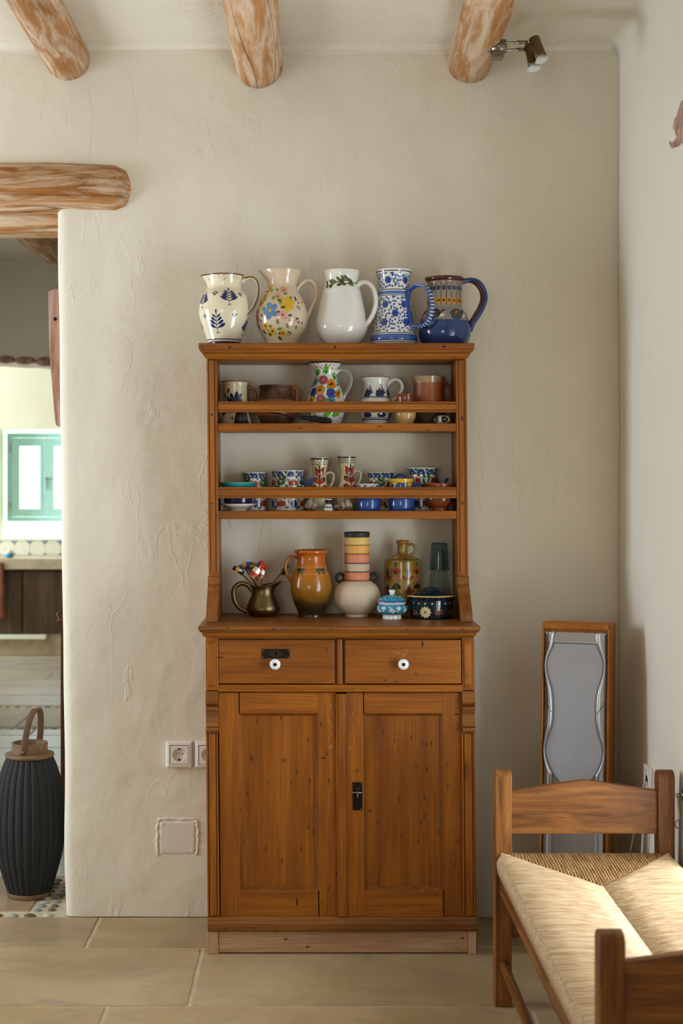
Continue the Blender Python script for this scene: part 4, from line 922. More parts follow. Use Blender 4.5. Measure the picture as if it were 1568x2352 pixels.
for i in range(4500):
    py = rr.uniform(630, 663) if rr.random() < .33 else rr.uniform(683, 758); th = rr.uniform(-PI, PI); h = v.hw(py)
    if any(abs(((th - a + PI) % (2 * PI)) - PI) * h < 11.5 and math.hypot((((th - a + PI) % (2 * PI)) - PI) * h, py - b) < 11.5 for a, b in fl): continue
    if any(math.hypot((((th - a + PI) % (2 * PI)) - PI) * h, py - b) < 5.3 for a, b in cm): continue
    cm.append((th, py)); a = rr.uniform(0, 360); q = rr.choice((-1, 1)); L = rr.uniform(5.2, 7)
    ca, sa = math.cos(math.radians(a)), math.sin(math.radians(a))
    P3 = [(-L / 2 * ca, -L / 2 * sa), (q * 1.4 * -sa, q * 1.4 * ca), (L / 2 * ca, L / 2 * sa)]
    c5 = cr(P3, 4); d.ang(th, py).stroke(c5, [.2 + 1.75 * math.sin(PI * (k / (len(c5) - 1)) ** .7) for k in range(len(c5))], G['blue'] if rr.random() < .7 else G['mid'])
for py, w in ((766, .5), (771, .4), (775, .6)): d.ringline(py, w, G['cobalt'])
d.done('painted_flowers')
pth = v.handle([(934, 676), (941, 666), (954, 659), (967, 661), (977, 670), (984, 690), (986, 710), (982, 730), (971, 744), (956, 748), (944, 742), (938, 724), (934, 700), (934, 676)], 4.6, G['blue'], 7.5, yaw=40)
m = MB(); n_ = len(pth); cen = sum((Vector(p) for p in pth), Vector()) / n_; sdv = Vector((math.sin(math.radians(40)), math.cos(math.radians(40)), 0))
for i in range(6, n_ - 26, 2):
    a = Vector(pth[i]); b = Vector(pth[i + 1]); out = a - cen; out -= sdv * out.dot(sdv); out.normalize(); w_ = (b - a) * .6
    for q in range(5):
        f0, f1 = -1 + .4 * q, -1 + .4 * (q + 1); e = lambda f_: a + sdv * (.0100 * f_) + out * (.0064 * math.sqrt(max(0, 1 - f_ * f_ * .97)) + .0003)
        bi = len(m.v); m.v += [tuple(e(f0)), tuple(e(f1)), tuple(e(f1) + w_), tuple(e(f0) + w_)]; m.face((bi, bi + 1, bi + 2, bi + 3), 0, True)
m.build('handle_stripes', G['white'], v.root)

v = Vessel('jug', 'wide dark blue and brown jug with a large flat handle on the dresser cornice', 1021, -.115, ZT,
           [(638, 43), (642, 44.5), (646, 43), (650, 40), (665, 39.5), (690, 39.5), (702, 40), (707, 43), (716, 49), (730, 55), (745, 59), (757, 60), (768, 58.5), (778, 54), (788, 48)], gm('grey', 'maroon', 'gold', 'cobalt', 'jugblue', 'brown'), 'jug',
           bands=[(638, 1), (648, 0), (685, 2), (697, 0), (733.5, 4)], spout=(-PI / 2, 3, .4, 12), inner=5)
d = Decor(v, gm('maroon', 'navy', 'gold', 'brown', 'mid', 'sand', 'black'))
for i in range(24):
    th = -1.25 + i * 2 * PI / 20
    if i < 20: d.ang(th, 676); d.line([(0, -24), (0, 0), (0, 25)], .55, G['maroon'], 1); d.ang(th + .157, 664).dot(0, 0, 4.6, G['navy']); d.dot(0, 0, 1.4, G['mid'], 2); d.ang(th + .157, 691); [d.leaf(0, 0, a, 4.5, 1.8, G['maroon'], 1) for a in (45, 135, 225, 315)]
for th in (-.62, .45, 1.5, 2.6, 3.7, 4.7):
    d.ang(th, 722); d.drop(-14, 3, 20, 30, 15, G['brown']); d.line([(-14, 6), (0, 9), (12, 4), (18, -6), (24, -10)], 2.6, G['cobalt'] if False else G['navy'], 1); d.line([(-16, 0), (-6, -8), (8, -9)], 1.6, G['navy'], 1); d.petal(-4, -2, 30, 10, 2, G['gold'], 2); d.leaf(12, 4, 10, 16, 5, G['sand'], 0)
d.done()
v.handle([(1056, 648), (1068, 645), (1082, 643), (1098, 648), (1109, 662), (1114, 682), (1108, 702), (1096, 722), (1085, 738), (1079, 752)], 6.0, G['jugblue'], 10)
v.handle([(1052, 645), (1066, 643), (1080, 645), (1094, 652), (1104, 666), (1107, 683), (1101, 702), (1090, 720), (1080, 738), (1078, 756)], 4.6, G['maroon'], 8.0, name='handle_inner_face')

# ---------------------------------------------------------------- upper shelf
Z1 = zsh1 + .0002
v = Vessel('mug', 'cream spouted mug with dark blue petals on the upper shelf, beside the left upright' if False else 'cream mug with big dark blue petals on the upper shelf, behind a black fluted cup', 541, -.075, Z1,
           [(876, 29), (882, 27), (892, 26.5), (915, 26.5), (935, 28), (948, 31), (960, 35), (972, 37)], [G['sand'], G['rust']], 'mug', bands=[(876, 1), (878, 0)], spout=(-PI / 2, 5, .5, 12))
v.handle([(565, 892), (573, 889), (582, 895), (586, 908), (583, 922), (574, 932)], 4.2, G['clay'], 6)
d = Decor(v, gm('navy', 'leaf', 'rust', 'black'))
d.at(540, 928); [d.drop(0, 0, a, L, 7, G['navy']) for a, L in ((55, 30), (78, 30), (112, 28), (145, 24), (30, 22), (200, 16), (340, 16))]
d.at(520, 912); d.line([(0, 12), (2, 0), (8, -14)], .5, G['leaf']); d.leaf(4, -8, 60, 14, 6, G['leaf']); d.leaf(0, 2, 120, 14, 5, G['leaf']); d.leaf(2, 6, 45, 12, 5, G['leaf'])
d.at(535, 958).dot(0, 0, 3, G['rust']); d.at(512, 950).leaf(0, 0, 20, 12, 5, G['brown'] if False else G['black']); d.done()

m = MB(); yb_ = -.148; c = W(554, 972, yb_); R = []
for py, hw in ((935, 8), (944, 11), (956, 13.5), (972, 16)):
    z = Z1 + (972 - py) / S(yb_); r = hw / S(yb_); R.append([(c.x + r * (1 + .07 * math.cos(14 * 2 * PI * k / 84)) * math.cos(2 * PI * k / 84), yb_ + r * (1 + .07 * math.cos(14 * 2 * PI * k / 84)) * math.sin(2 * PI * k / 84), z) for k in range(84)])
m.loft(R[::-1], 0, True); m.build('fluted_cup', 'bristle', None, (c.x, yb_, Z1), label='small black fluted cup before the cream mug on the upper shelf', cat='cup')

v = Vessel('pot', 'squat unglazed brown cooking pot with one handle on the upper shelf', 634, -.075, Z1,
           [(886, 40), (889, 39), (896, 36.5), (906, 38), (920, 42), (938, 44), (952, 42), (964, 37), (972, 33)], ['earthen_dark', 'earthen', 'speckle_brown'], 'pot', bands=[(886, 0), (918, 1), (935, 1), (952, 0)])
v.handle([(668, 892), (676, 890), (682, 900), (681, 916), (674, 930)], 4.2, 'earthen', 7)
m = MB(); yk = -.155; q = [W(610, 946, yk), W(690, 958.5, yk)]; m.tube(q, .0022, 8); rod = m.build('sharpening_steel', 'iron_rod', None, W(690, 972, yk), label='thin iron rod with dark ribbed handle leaning on the upper shelf', cat='tool')
R = []; a = W(690, 958.5, yk); b = W(761, 967.5, yk); t = (b - a).normalized(); u = Vector((0, 1, 0)); w = t.cross(u)
for f_, hw in ((-.04, 3), (0, 4.5), (.12, 5), (.2, 4.2), (.3, 5.5), (.6, 7), (.85, 7.2), (.96, 6), (1, 3)):
    p = a + (b - a) * f_; r = hw / S(yk); R.append([p + u * r * (1 + .06 * math.cos(10 * 2 * PI * k / 60)) * math.cos(2 * PI * k / 60) + w * r * (1 + .06 * math.cos(10 * 2 * PI * k / 60)) * math.sin(2 * PI * k / 60) for k in range(60)])
MB().loft(R, 0, True).build('handle', 'bristle', rod)

v = Vessel('jug', 'white jug covered with bright multicoloured flowers and brown specks on the upper shelf', 748, -.088, Z1,
           [(836, 36), (841, 32), (850, 26), (862, 24), (876, 28), (895, 37), (912, 42), (930, 44), (946, 43), (960, 38), (972, 33)], [G['white']], 'jug', spout=(-PI / 2, 4, .4, 14))
pth = v.handle([(770, 858), (778, 850), (790, 848), (801, 856), (806, 870), (803, 886), (795, 900), (788, 914)], 3.4, G['white'], 6)
m = MB(); m.tube([(p[0], p[1] - .0065, p[2]) for p in pth[6:-4]], .0018, 6); m.build('handle_stroke', G['pine'], v.root)
d = Decor(v, gm('plum', 'orange', 'gold', 'blue', 'cobalt', 'sky', 'lime', 'pine', 'yellow', 'brown', 'rust', 'navy'))
def pom(X, Y, r_, c1, c2, zo=3):
    px, py = (460 + X / 4.9, 820 + Y / 4.9) if zo == 3 else (760 + X / 4.6118, 820 + Y / 4.6118)
    d.at(px, py).flower(0, 0, 6, r_, r_ * .95, G[c1], G[c2], r_ * .28, 15, 1); d.flower(0, 0, 6, r_ * .62, r_ * .5, G[c1], None, 1, 45, 2)
for X, Y, r_, c1, c2 in ((1380, 262, 11, 'plum', 'gold'), (1475, 305, 11.5, 'orange', 'brown'), (1290, 285, 10, 'sky', 'pine'), (1345, 375, 12, 'gold', 'brown'), (1470, 410, 12, 'cobalt', 'navy'), (1270, 395, 11, 'cobalt', 'navy'), (1350, 470, 11, 'plum', 'gold'), (1470, 495, 10, 'sky', 'pine'), (1250, 480, 9, 'orange', 'brown'), (1540, 420, 9, 'orange', 'brown')): pom(X, Y, r_, c1, c2)
for X, Y, a in ((1310, 200, 100), (1400, 170, 60), (1430, 150, 120), (1490, 220, 60), (1510, 250, 80), (1400, 190, 90), (1320, 180, 60), (1545, 300, 70), (1550, 400, 60), (1420, 340, 30), (1300, 440, 200), (1410, 440, 280), (1380, 640, 20), (1480, 640, 30), (1310, 640, 200), (1440, 635, 90), (1240, 640, 120), (1540, 640, 90)):
    d.at(min(788, 460 + X / 4.9), 820 + Y / 4.9).leaf(0, 3, a, 13, 9, G['lime'], 0)
for X, Y, a in ((1325, 210, 110), (1410, 200, 80), (1500, 250, 60), (1530, 330, 40), (1440, 320, 20), (1290, 380, 160), (1530, 410, 20)): d.at(460 + X / 4.9, 820 + Y / 4.9).leaf(0, 0, a, 9, 3, G['pine'], 3)
rr = random.Random(21)
for i in range(260):
    th = rr.uniform(-PI, PI); py = rr.choice((rr.uniform(838, 850), rr.uniform(925, 970), rr.uniform(838, 970))); 
    if abs(th) < 1.1 and 850 < py < 925: continue
    d.ang(th, py).leaf(0, 0, rr.uniform(0, 180), rr.uniform(2, 4.5), 1.3, G['rust'])
for th in (1.9, 2.8, 3.7, 4.5): d.ang(th, 905).flower(0, 0, 6, 13, 11, G[rr.choice(['plum', 'gold', 'cobalt'])], G['brown'], 3); d.ang(th + .4, 890).leaf(0, 0, 60, 13, 9, G['lime'])
d.done('painted_flowers')

v = Vessel('jug', 'small white jug with blue leaf sprays and blue bands on the upper shelf', 863, -.080, Z1,
           [(866.5, 33), (872, 30), (883, 27.5), (895, 28.5), (910, 32.5), (925, 35.5), (942, 36), (954, 34), (964, 29.5), (972, 27)], gm('white', 'rust', 'navy'), 'jug', bands=[(866.5, 1), (868, 0)], spout=(-PI / 2, 4, .45, 12))
v.handle([(888, 886), (896, 876), (908, 871), (919, 877), (923, 889), (918, 902), (909, 913), (900, 921)], 4.4, G['white'], 6.5)
d = Decor(v, gm('navy', 'ink', 'blue'))
for py, w in ((911, .9), (913.5, .5), (957, .6), (960.5, 1.1)): d.ringline(py, w, G['navy'])
for th in (-.75, .25, 1.2, 2.2, 3.2, 4.2):
    d.ang(th, 909); [d.leaf(0, 0, a, L, 6.5, G['ink'] if a % 2 else G['navy']) for a, L in ((90, 18), (62, 15), (120, 15), (35, 12), (150, 12), (15, 10), (165, 10))]
    d.ang(th + .42, 900); [d.drop(-6 + k * 2.2, -16 + k * 4, 200, 4 + k * .9, 2.4 + k * .4, G['navy']) for k in range(5)]
    d.ang(th + .1, 955); [d.leaf(0, 0, a, 13, 6, G['navy']) for a in (30, 60, 90, 120, 150)]
d.done()

v = Vessel('cup', 'small beige cup with red terracotta rim before the brown mug, upper shelf', 931, -.135, Z1,
           [(905.5, 22.5), (908, 22), (911, 20.5), (925, 20.5), (938, 23), (948, 24.5), (958, 23), (966, 19.5), (972, 18)], gm('terracotta', 'beige'), 'cup', bands=[(938, 1)])
v = Vessel('mug', 'brown stoneware mug with pale glazed rim on the upper shelf', 983, -.070, Z1,
           [(865.5, 38.5), (870, 37), (879, 34.5), (895, 34), (915, 35), (940, 37), (960, 36), (972, 34)], [G['tan'], 'earthen', 'earthen_dark'], 'mug', bands=[(865, 0), (879.5, 1), (945, 2)], spout=(-PI / 2, 2, .4, 9))
v.handle([(1014, 884), (1021, 880), (1029, 886), (1033.5, 897), (1030, 910), (1023, 921), (1016, 932)], 3.3, 'earthen', 6)
cx_ = W(1015, 960, -.150); t = MB(); t.ell((cx_.x, -.150, Z1 + 10.2 / S(-.15)), (19 / S(-.15), .017, 10.2 / S(-.15)), 0, 24, 12)
tr = t.build('ceramic_bird', G['white'], None, (cx_.x, -.150, Z1), label='tiny painted ceramic bird with curled dark tail at the end of the upper shelf', cat='ornament')
s = S(-.15); m = MB(); m.ell((cx_.x + .003, -.1585, Z1 + .0135), (.0155, .0095, .0100), 0, 16, 8); m.build('wing_spot', G['umber'], tr)
m = MB(); m.ell((cx_.x - .017, -.160, Z1 + .014), (.0065, .008, .0085), 0, 12, 6); m.build('head_spot', G['pine'], tr)
m = MB(); m.tube(cr([(cx_.x + .014, -.15, Z1 + .020), (cx_.x + .024, -.15, Z1 + .018), (cx_.x + .027, -.15, Z1 + .026), (cx_.x + .022, -.15, Z1 + .031)], 5), .0022, 8); m.build('tail', G['black'], tr)

# ---------------------------------------------------------------- lower shelf
Z2 = zsh2 + .0002
sy_ = -.128; sx = W(548, 1160, sy_).x; s = S(sy_)
v = Vessel('saucer', 'white saucer under the teal bowl at the end of the lower shelf', 547, sy_, Z2, [(1156.5, 40.5), (1159, 40), (1164, 30), (1168, 22), (1172, 19.5)], gm('white', 'pink'), 'saucer', bands=[(1156, 1), (1157.6, 0)], wall=.003)
zs_ = Z2 + .0064
v = Vessel('bowl', 'teal-rimmed bowl with dark blue underside and yellow inside, on a white saucer', 547, sy_, zs_, [(1108, 42), (1114, 39.5), (1119, 36), (1130, 34), (1146, 32), (1152, 30), (1156, 24), (1160, 15)], gm('teal', 'deepblue', 'yellow'), 'bowl', bands=[(1108, 0), (1118.5, 1)], inner=2, wall=.003)
def iznik(name, cx, cy, zb, top, bot, hw_t, hw_b, label, seed, hd=None, flare=1.0, hyaw=28):
    h = bot - top; step = top + h * .15
    v = Vessel(name, label, cx, cy, zb, [(top, hw_t), (top + 3, hw_t * .985), (top + h * .13, hw_t * .93 * flare), (step, hw_t * .93 * flare), (top + h * .5, (hw_t * (.80 if flare < 1 else 1) + hw_b) * .5), (bot - 8, hw_b), (bot, hw_b * .97)], gm('white', 'black'), 'cup', bands=[(top, 0), (top + 2.2, 1), (top + 3.2, 0), (step - .8, 1), (step + .6, 0)], wall=.003)
    d = Decor(v, gm('blue', 'cobalt', 'green', 'red', 'rust', 'black', 'pine', 'white')); rr = random.Random(seed)
    u0 = top + 3.4; hb = step - u0 - .8
    for i in range(9):
        th = i * 2 * PI / 9 + .1 * seed; d.ang(th, u0 + hb - .3); [d.drop(0, 0, a, L * hb / 12, 6.0, G['blue'] if a != 90 else G['cobalt']) for a, L in ((90, 12), (55, 13), (125, 13), (22, 12), (158, 12))]; d.dot(0, -hb * .25, 2.0, G['white'], 2); d.dot(0, -hb * .25, 1.2, G['rust'], 3)
        d.ang(th + PI / 9, u0 + 1).leaf(0, 3, 60, 7, 4.2, G['pine'])
    y0 = step + 3; y1 = bot - 3; n = 0
    for py, off in ((y0 + 12, 0), (y0 + 34, .5), (y1 - 12, 0)):
        if py > y1 - 5: continue
        for i in range(8):
            th = (i + off) * 2 * PI / 8 + .2 * seed
            k = (i + n) % 3; d.ang(th, py)
            if k == 0: [d.drop(0, 5, a, 14, 5, G['rust'] if a % 2 else G['red']) for a in (20, 45, 70, 95, 120, 145, 165)]; d.dot(0, 5, 2, G['pine'], 2)
            elif k == 1: d.line([(-6, 12), (-2, 0), (4, -10)], .7, G['pine']); [d.leaf(-3 + q * 2, 4 - q * 5, a, 13, 5.2, G['green'] if q % 2 else G['pine']) for q, a in ((0, 30), (0, 150), (1, 40), (1, 160), (2, 60), (2, 140))]
            else: d.flower(0, 0, 6, 9.5, 6, G['cobalt'], G['red'], 2); d.leaf(5, 6, 300, 9, 4, G['green'])
            d.ang(th + .38, py - 6); d.line([(-4, 3), (0, -3), (4, 0), (2, 4)], .8, G['black']); d.dot(2, 3, 1.8, G['red'], 1); d.leaf(-2, 8, 250, 9, 4.4, G['green']); d.leaf(3, 12, 200, 8, 4, G['cobalt']); d.leaf(-3, -4, 140, 7, 3.6, G['pine'])
        n += 1
    d.done('painted_flowers')
    if hd: v.handle([(cx + hw_t * .88 + a, b) for a, b in hd], 2.8, G['cobalt'], 5, yaw=hyaw)
    return v
iznik('painted_cup', 583, -.043, Z2, 1085, 1170, 28.5, 29, 'blue and white flowered cup on the lower shelf, behind the teal bowl', 1)
iznik('painted_cup', 661, -.060, Z2, 1080.5, 1170, 37.5, 37, 'wide flowered cup with red blossoms and dark ear handle on the lower shelf', 2, [(-1, 1098), (4, 1106), (12, 1111), (18, 1108), (21, 1098)])
iznik('painted_cup', 874, -.048, Z2, 1084, 1170, 30.5, 33, 'flowered cup on the lower shelf, behind the blue mug with white drips', 4, [(2, 1100), (10, 1092), (20, 1091), (26, 1100), (22, 1112), (8, 1122)])
iznik('painted_cup', 970, -.053, Z2, 1074.5, 1170, 37.5, 29, 'tall flowered cup with flared rim behind the terracotta bowl on the lower shelf', 5, [(-8, 1088), (-3, 1098), (7, 1110), (18, 1112), (24, 1098)], flare=.86, hyaw=-12)
def redcup(cx, top, label, seed):
    v = Vessel('waisted_cup', label, cx, -.065, Z2, [(top, 21.5), (top + 4, 21), (top + 20, 18), (top + 36, 14.8), (top + 50, 16.5), (top + 66, 22), (top + 85, 25), (top + 105, 23), (1172, 18)], gm('sand', 'black', 'umber'), 'cup', bands=[(top, 0), (top + 1.5, 1), (top + 5, 0), (top + 15, 1), (top + 16.2, 0)], wall=.003, group=None)
    v.handle([(cx + 15, top + 38), (cx + 24, top + 34), (cx + 32, top + 38), (cx + 32, top + 50), (cx + 27, top + 62), (cx + 20, top + 70)], 2.8, G['sand'], 5)
    d = Decor(v, gm('red', 'black', 'sand'))
    h = v.hw(top + 10); n = 14
    d.ang(0, top + 10); d.stroke([(h * (-PI + 2 * PI * i / (2 * n)), (-3.6 if i % 2 else 3.6)) for i in range(2 * n + 1)], .8, G['black'])
    if seed: d.ang(0, top + 10); d.stroke([(h * (-PI + 2 * PI * i / (2 * n)), (3.6 if i % 2 else -3.6)) for i in range(2 * n + 1)], .8, G['black'])
    for th in (0.0 + .5 * seed, 2.1, 4.2):
        for sg in (-1, 1):
            for m_, k, l in (('black', 1.25, 0), ('red', 1.0, 1)):
                d.ang(th, top + 44); c5 = cr([(2 * sg, 0), (7 * sg, -6), (6 * sg, -14), (12 * sg, -21)], 4); d.stroke(c5, [k * (.5 + 3.2 * math.sin(PI * (q / (len(c5) - 1)) ** 1.1)) for q in range(len(c5))], G[m_], l)
                d.ang(th, top + 60); d.drop(0, 2, 90 - 38 * sg, 17 * k, 8 * k, G[m_], l); d.drop(0, 12, 90 - 78 * sg, 16 * k, 8 * k, G[m_], l)
        d.ang(th, top + 34); d.line([(0, -16), (0, 0), (0, 12), (0, 40)], 1.1, G['black'], 1); [d.dot(0, q, 2.0, G['black'], 1) for q in (-12, -5, 3, 10)]; d.line([(-4, -12), (-5, -16), (-2, -18)], .7, G['black'])
        d.ang(th + 1.05, top + 62); d.leaf(0, 10, 90, 20, 4, G['black'])
    d.done()
redcup(733.5, 1051, 'narrow-waisted cream cup with red tulip and single zigzag, on the lower shelf', 0)
redcup(795.5, 1047.5, 'narrow-waisted cream cup with red petals and double zigzag, on the lower shelf', 1)
def shell(px, py, r_px, y, label, sg):
    s = S(y); c = Vector(((px - VX) / s, y, Z2 + r_px * .62 / s)); R = []; n = 34
    for i in range(n + 1):
        t = i / n; a = t * 2 * PI * 2.2; rad = (r_px * .60 / s) * (1 - t) ** 1.1 + .0006; off = (r_px / s) * .42 * t ** .6 * 0.9
        cc = c + Vector((sg * (-.012 + .040 * t), .004 * math.sin(a) * (1 - t), .005 * math.cos(a) * (1 - t) - (r_px * .62 / s - rad) * .55))
        ring = []
        for k in range(18):
            b = 2 * PI * k / 18; q = rad * (1 + .05 * math.sin(a * 3 + b * 2)); ring.append(cc + Vector((0, q * math.cos(b), q * math.sin(b))))
        R.append(ring)
    R = [[c + Vector((-sg * .030, 0, -.006)) + Vector((0, .006 * math.cos(2 * PI * k / 18), .004 * math.sin(2 * PI * k / 18))) for k in range(18)], [c + Vector((-sg * .022, 0, -.003)) + Vector((0, r_px * .45 / s * math.cos(2 * PI * k / 18), r_px * .40 / s * math.sin(2 * PI * k / 18))) for k in range(18)]] + R
    lo_ = min(p[2] for ring in R for p in ring) - Z2; R = [[Vector(p) - Vector((0, 0, lo_)) for p in ring] for ring in R]
    MB().loft(R, 0, True).build('sea_shell', 'shell_marbled', None, (c.x, y, Z2), label=label, cat='shell')
shell(722, 1158, 22, -.135, 'marbled purple-brown sea shell lying before the single-zigzag red cup', 1)
shell(786, 1157, 24, -.135, 'marbled cream and brown sea shell lying before the double-zigzag red cup', -1)
v = Vessel('egg_cup', 'tiny painted egg cup between the two sea shells on the lower shelf', 754, -.155, Z2, [(1146, 9), (1152, 7), (1157, 6), (1162, 8.5), (1168, 10.5), (1173, 10.5)], gm('white', 'black'), 'cup', bands=[(1148, 1), (1158, 0)], wall=.002)
d = Decor(v, gm('umber', 'cobalt')); [d.ang(k * .8, 1167).leaf(0, 0, 40, 7, 2.5, G['umber']) for k in range(8)]; d.done()
v = Vessel('mug', 'low blue mug with white dripping glaze at the rim, on the lower shelf', 846, -.135, Z2, [(1111, 24), (1115, 23.5), (1125, 23.5), (1138, 25), (1152, 26.5), (1164, 26), (1169, 24)], gm('blue', 'white'), 'mug', bands=[(1111, 1), (1114, 0)])
d = Decor(v, gm('white', 'mid')); [d.ang(k * .62, 1113).drop(0, -1, 270, 6 + 5 * ((k * 7) % 3), 9, G['white']) for k in range(11)]; d.done('glaze_drips')
v = Vessel('jug', 'small blue jug with yellow dripping rim on the lower shelf', 922, -.135, Z2, [(1099.5, 28.5), (1104, 27.5), (1114, 26.5), (1126, 27), (1140, 29), (1155, 30), (1165, 29), (1170, 26.5)], gm('blue', 'yellow'), 'jug', bands=[(1099, 1), (1107, 0)], spout=(-PI / 2, 2, .4, 9))
v.handle([(947, 1120), (955, 1111), (962, 1112), (964, 1119), (957, 1126), (948, 1132)], 3.6, G['blue'], 5)
d = Decor(v, gm('yellow')); [d.ang(k * .7, 1106).drop(0, -2, 270, 5 + 4 * ((k * 5) % 3), 12, G['yellow']) for k in range(9)]; d.done('glaze_drips')
v = Vessel('bowl', 'terracotta footed bowl with green stripe and white inside on the lower shelf', 1009, -.1285, Z2, [(1110, 34.5), (1114, 35), (1122, 34.5), (1140, 33.5), (1150, 32), (1158, 25), (1163, 20.5), (1166, 19), (1171, 20)], gm('terracotta', 'pine', 'white', 'rust'), 'bowl', bands=[(1110, 3), (1114, 0), (1146, 1), (1149, 0), (1153, 3), (1155, 0)], inner=2, spout=(-PI * .38, 5, .5, 10))

# ---------------------------------------------------------------- worktop
Z0 = ZCT + .0003
v = Vessel('pitcher', 'dull brass pitcher holding paper-topped sticks on the dresser worktop', 604, -.100, Z0, [(1344, 29), (1348, 27), (1356, 25.5), (1366, 27), (1380, 33), (1393, 38), (1402, 37.5), (1409, 33), (1414, 27.5)], ['brass'], 'pitcher', spout=(PI / 2, 15, .55, 16), wall=.002)
# lift the lip towards the spout
me = v.body.data
for vt in me.vertices:
    f = max(0, (vt.co.z - .075) / .02); 
    if f > 0: vt.co.z += min(f, 1) * max(-.2, vt.co.x / .045) * .009
v.handle([(580, 1358), (574, 1349), (563, 1341), (550, 1341), (539, 1350), (536, 1366), (541, 1384), (552, 1397), (568, 1404)], 5.6, 'brass', 5.6, n=7)
rp = v.root; s = S(-.1)
def stick(px0, py0, px1, py1, dy, cols, label, kind, ang, size):
    a = Vector(((px0 - VX) / s, -.100 + (dy[0] if isinstance(dy, tuple) else dy), EZ - (py0 - VY) / s)); b = Vector(((px1 - VX) / s, -.100 + (dy[1] if isinstance(dy, tuple) else dy), EZ - (py1 - VY) / s))
    o = thing('paper_stick', a, label, 'stick', 'paper-topped sticks in the brass pitcher'); MB().tube([a, b], .0026, 8).build('stick', 'wick', o)
    t = Vector((math.cos(ang), .2, math.sin(ang))).normalized(); u = Vector((0, 1, 0)); w = t.cross(u).normalized(); L = size * 1.18 / s
    R = []
    for f_, r in ((-.5, .75), (-.45, .9), (-.2, 1.05), (.1, 1.0), (.4, .85), (.5, .6)):
        p = b + t * L * f_; rr_ = r * L * .23; R.append([p + u * rr_ * 1.0 * math.cos(2 * PI * k / 8) + w * rr_ * (1 + .2 * math.sin(3 * k)) * math.sin(2 * PI * k / 8) for k in range(8)])
    mb = MB(); mb.loft(R, [0, 1, 0, 2, 1], True, False); mb.build('paper_roll', [G[c] for c in cols], o)
    m = MB(); p = b + t * L * .15 - u * L * .18; m.prism([p, p + t * L * .42 + w * L * .10, p + t * L * .30 - w * L * .26, p - t * L * .1 - w * L * .2], (0, -.0012, 0)); m.build('paper_flap', G[cols[1]], o)
b0 = (600, 1400)
stick(634, 1398, 547, 1309, -.006, ('gold', 'black', 'sky'), 'thin stick topped with a gold, black and light blue rolled paper, in the brass pitcher', 0, -.5, 24)
stick(626, 1402, 560, 1303, (.010, .018), ('gold', 'cobalt', 'black'), 'thin stick topped with a gold and blue rolled paper, in the brass pitcher', 0, .15, 25)
stick(618, 1402, 571, 1296, (-.012, -.010), ('cobalt', 'gold', 'black'), 'thin stick topped with a blue and gold banded rolled paper, in the brass pitcher', 0, 0, 24)
stick(610, 1402, 582, 1304, (-.003, .008), ('black', 'sky', 'navy'), 'thin stick topped with a black and light blue rolled paper, in the brass pitcher', 0, .7, 23)
stick(604, 1402, 592, 1306, (-.018, -.034), ('sand', 'red', 'black'), 'thin stick topped with a red and cream rolled paper, in the brass pitcher', 0, .95, 36)
stick(597, 1402, 602, 1312, (.008, .006), ('sand', 'red', 'gold'), 'thin stick topped with a cream rolled paper, in the brass pitcher', 0, 1.3, 28)
stick(572, 1402, 653, 1309, (.018, .020), ('black', 'black', 'pink'), 'thin stick topped with a black rolled paper, leaning out of the brass pitcher spout', 0, 1.2, 22)

v = Vessel('jar', 'glossy orange earthenware jar with thin handle and dark scorched foot on the dresser worktop', 714, -.110, Z0, [(1263, 37), (1266, 38), (1270, 37), (1273, 33.5), (1279, 31.5), (1290, 32.5), (1303, 36), (1322, 43), (1345, 47.5), (1364, 45.5), (1384, 39), (1400, 32), (1408, 29.5), (1414, 30)], ['jar_glaze'], 'jar')
v.handle([(684, 1281), (672, 1278), (662, 1283), (656, 1296), (657, 1312), (664, 1328), (673, 1342)], 3.6, G['ochre'], 5.5)
d = Decor(v, gm('gold', 'pine', 'yellow')); d.ringline(1300, .7, G['gold']); d.ringline(1316, .6, G['gold'])
for th in (-.85, -.6, .45, .75, 1.3, 2.4, 3.5): d.ang(th, 1308).leaf(-7, 0, 8, 16, 6, G['pine']); d.leaf(0, 2, 290, 8, 5, G['pine'])
d.done()

v = Vessel('vase', 'round cream vase with tall striped yellow, orange and coral neck and black ring handles', 819.5, -.105, Z0,
           [(1222, 29.4), (1233, 29.4), (1234, 29), (1260, 29), (1300, 29), (1330, 29), (1332.5, 30.5), (1336, 36), (1344, 45.5), (1356, 51.5), (1370, 53.6), (1384, 51), (1396, 43), (1404, 34), (1407, 28), (1413, 27.5)], ['vase_black', 'vase_yellow', 'vase_amber', 'vase_coral', 'vase_stone', 'vase_cream'], 'vase',
           bands=[(1222, 0), (1233.5, 1), (1250, 0), (1251.5, 2), (1269.5, 0), (1271, 3), (1291, 0), (1293, 4), (1310, 0), (1312, 3), (1330.5, 0), (1332.2, 5)])
d = Decor(v, ['vase_line']); rr = random.Random(9)
for y0, y1 in ((1235, 1248), (1253, 1268), (1273, 1290), (1294, 1309), (1313, 1329)):
    for i in range(40):
        th = -PI + i * 2 * PI / 40 + rr.uniform(-.02, .02); d.ang(th, y0); d.stroke([(0, rr.uniform(1, 3)), (0, (y1 - y0) * .5), (0, (y1 - y0) - rr.uniform(1, 3))], .42, 'vase_line')
d.done('scored_lines')
for px, py in ((781.5, 1327), (858.5, 1326)):
    c = W(px, py, -.105); pth = [(c.x + .0112 * math.cos(2 * PI * k / 28), c.y, c.z + .0122 * math.sin(2 * PI * k / 28)) for k in range(29)]
    MB().tube(pth, .0052, 12, 0, (0, 1, 0), False).build('ring_handle', 'vase_black', v.root)

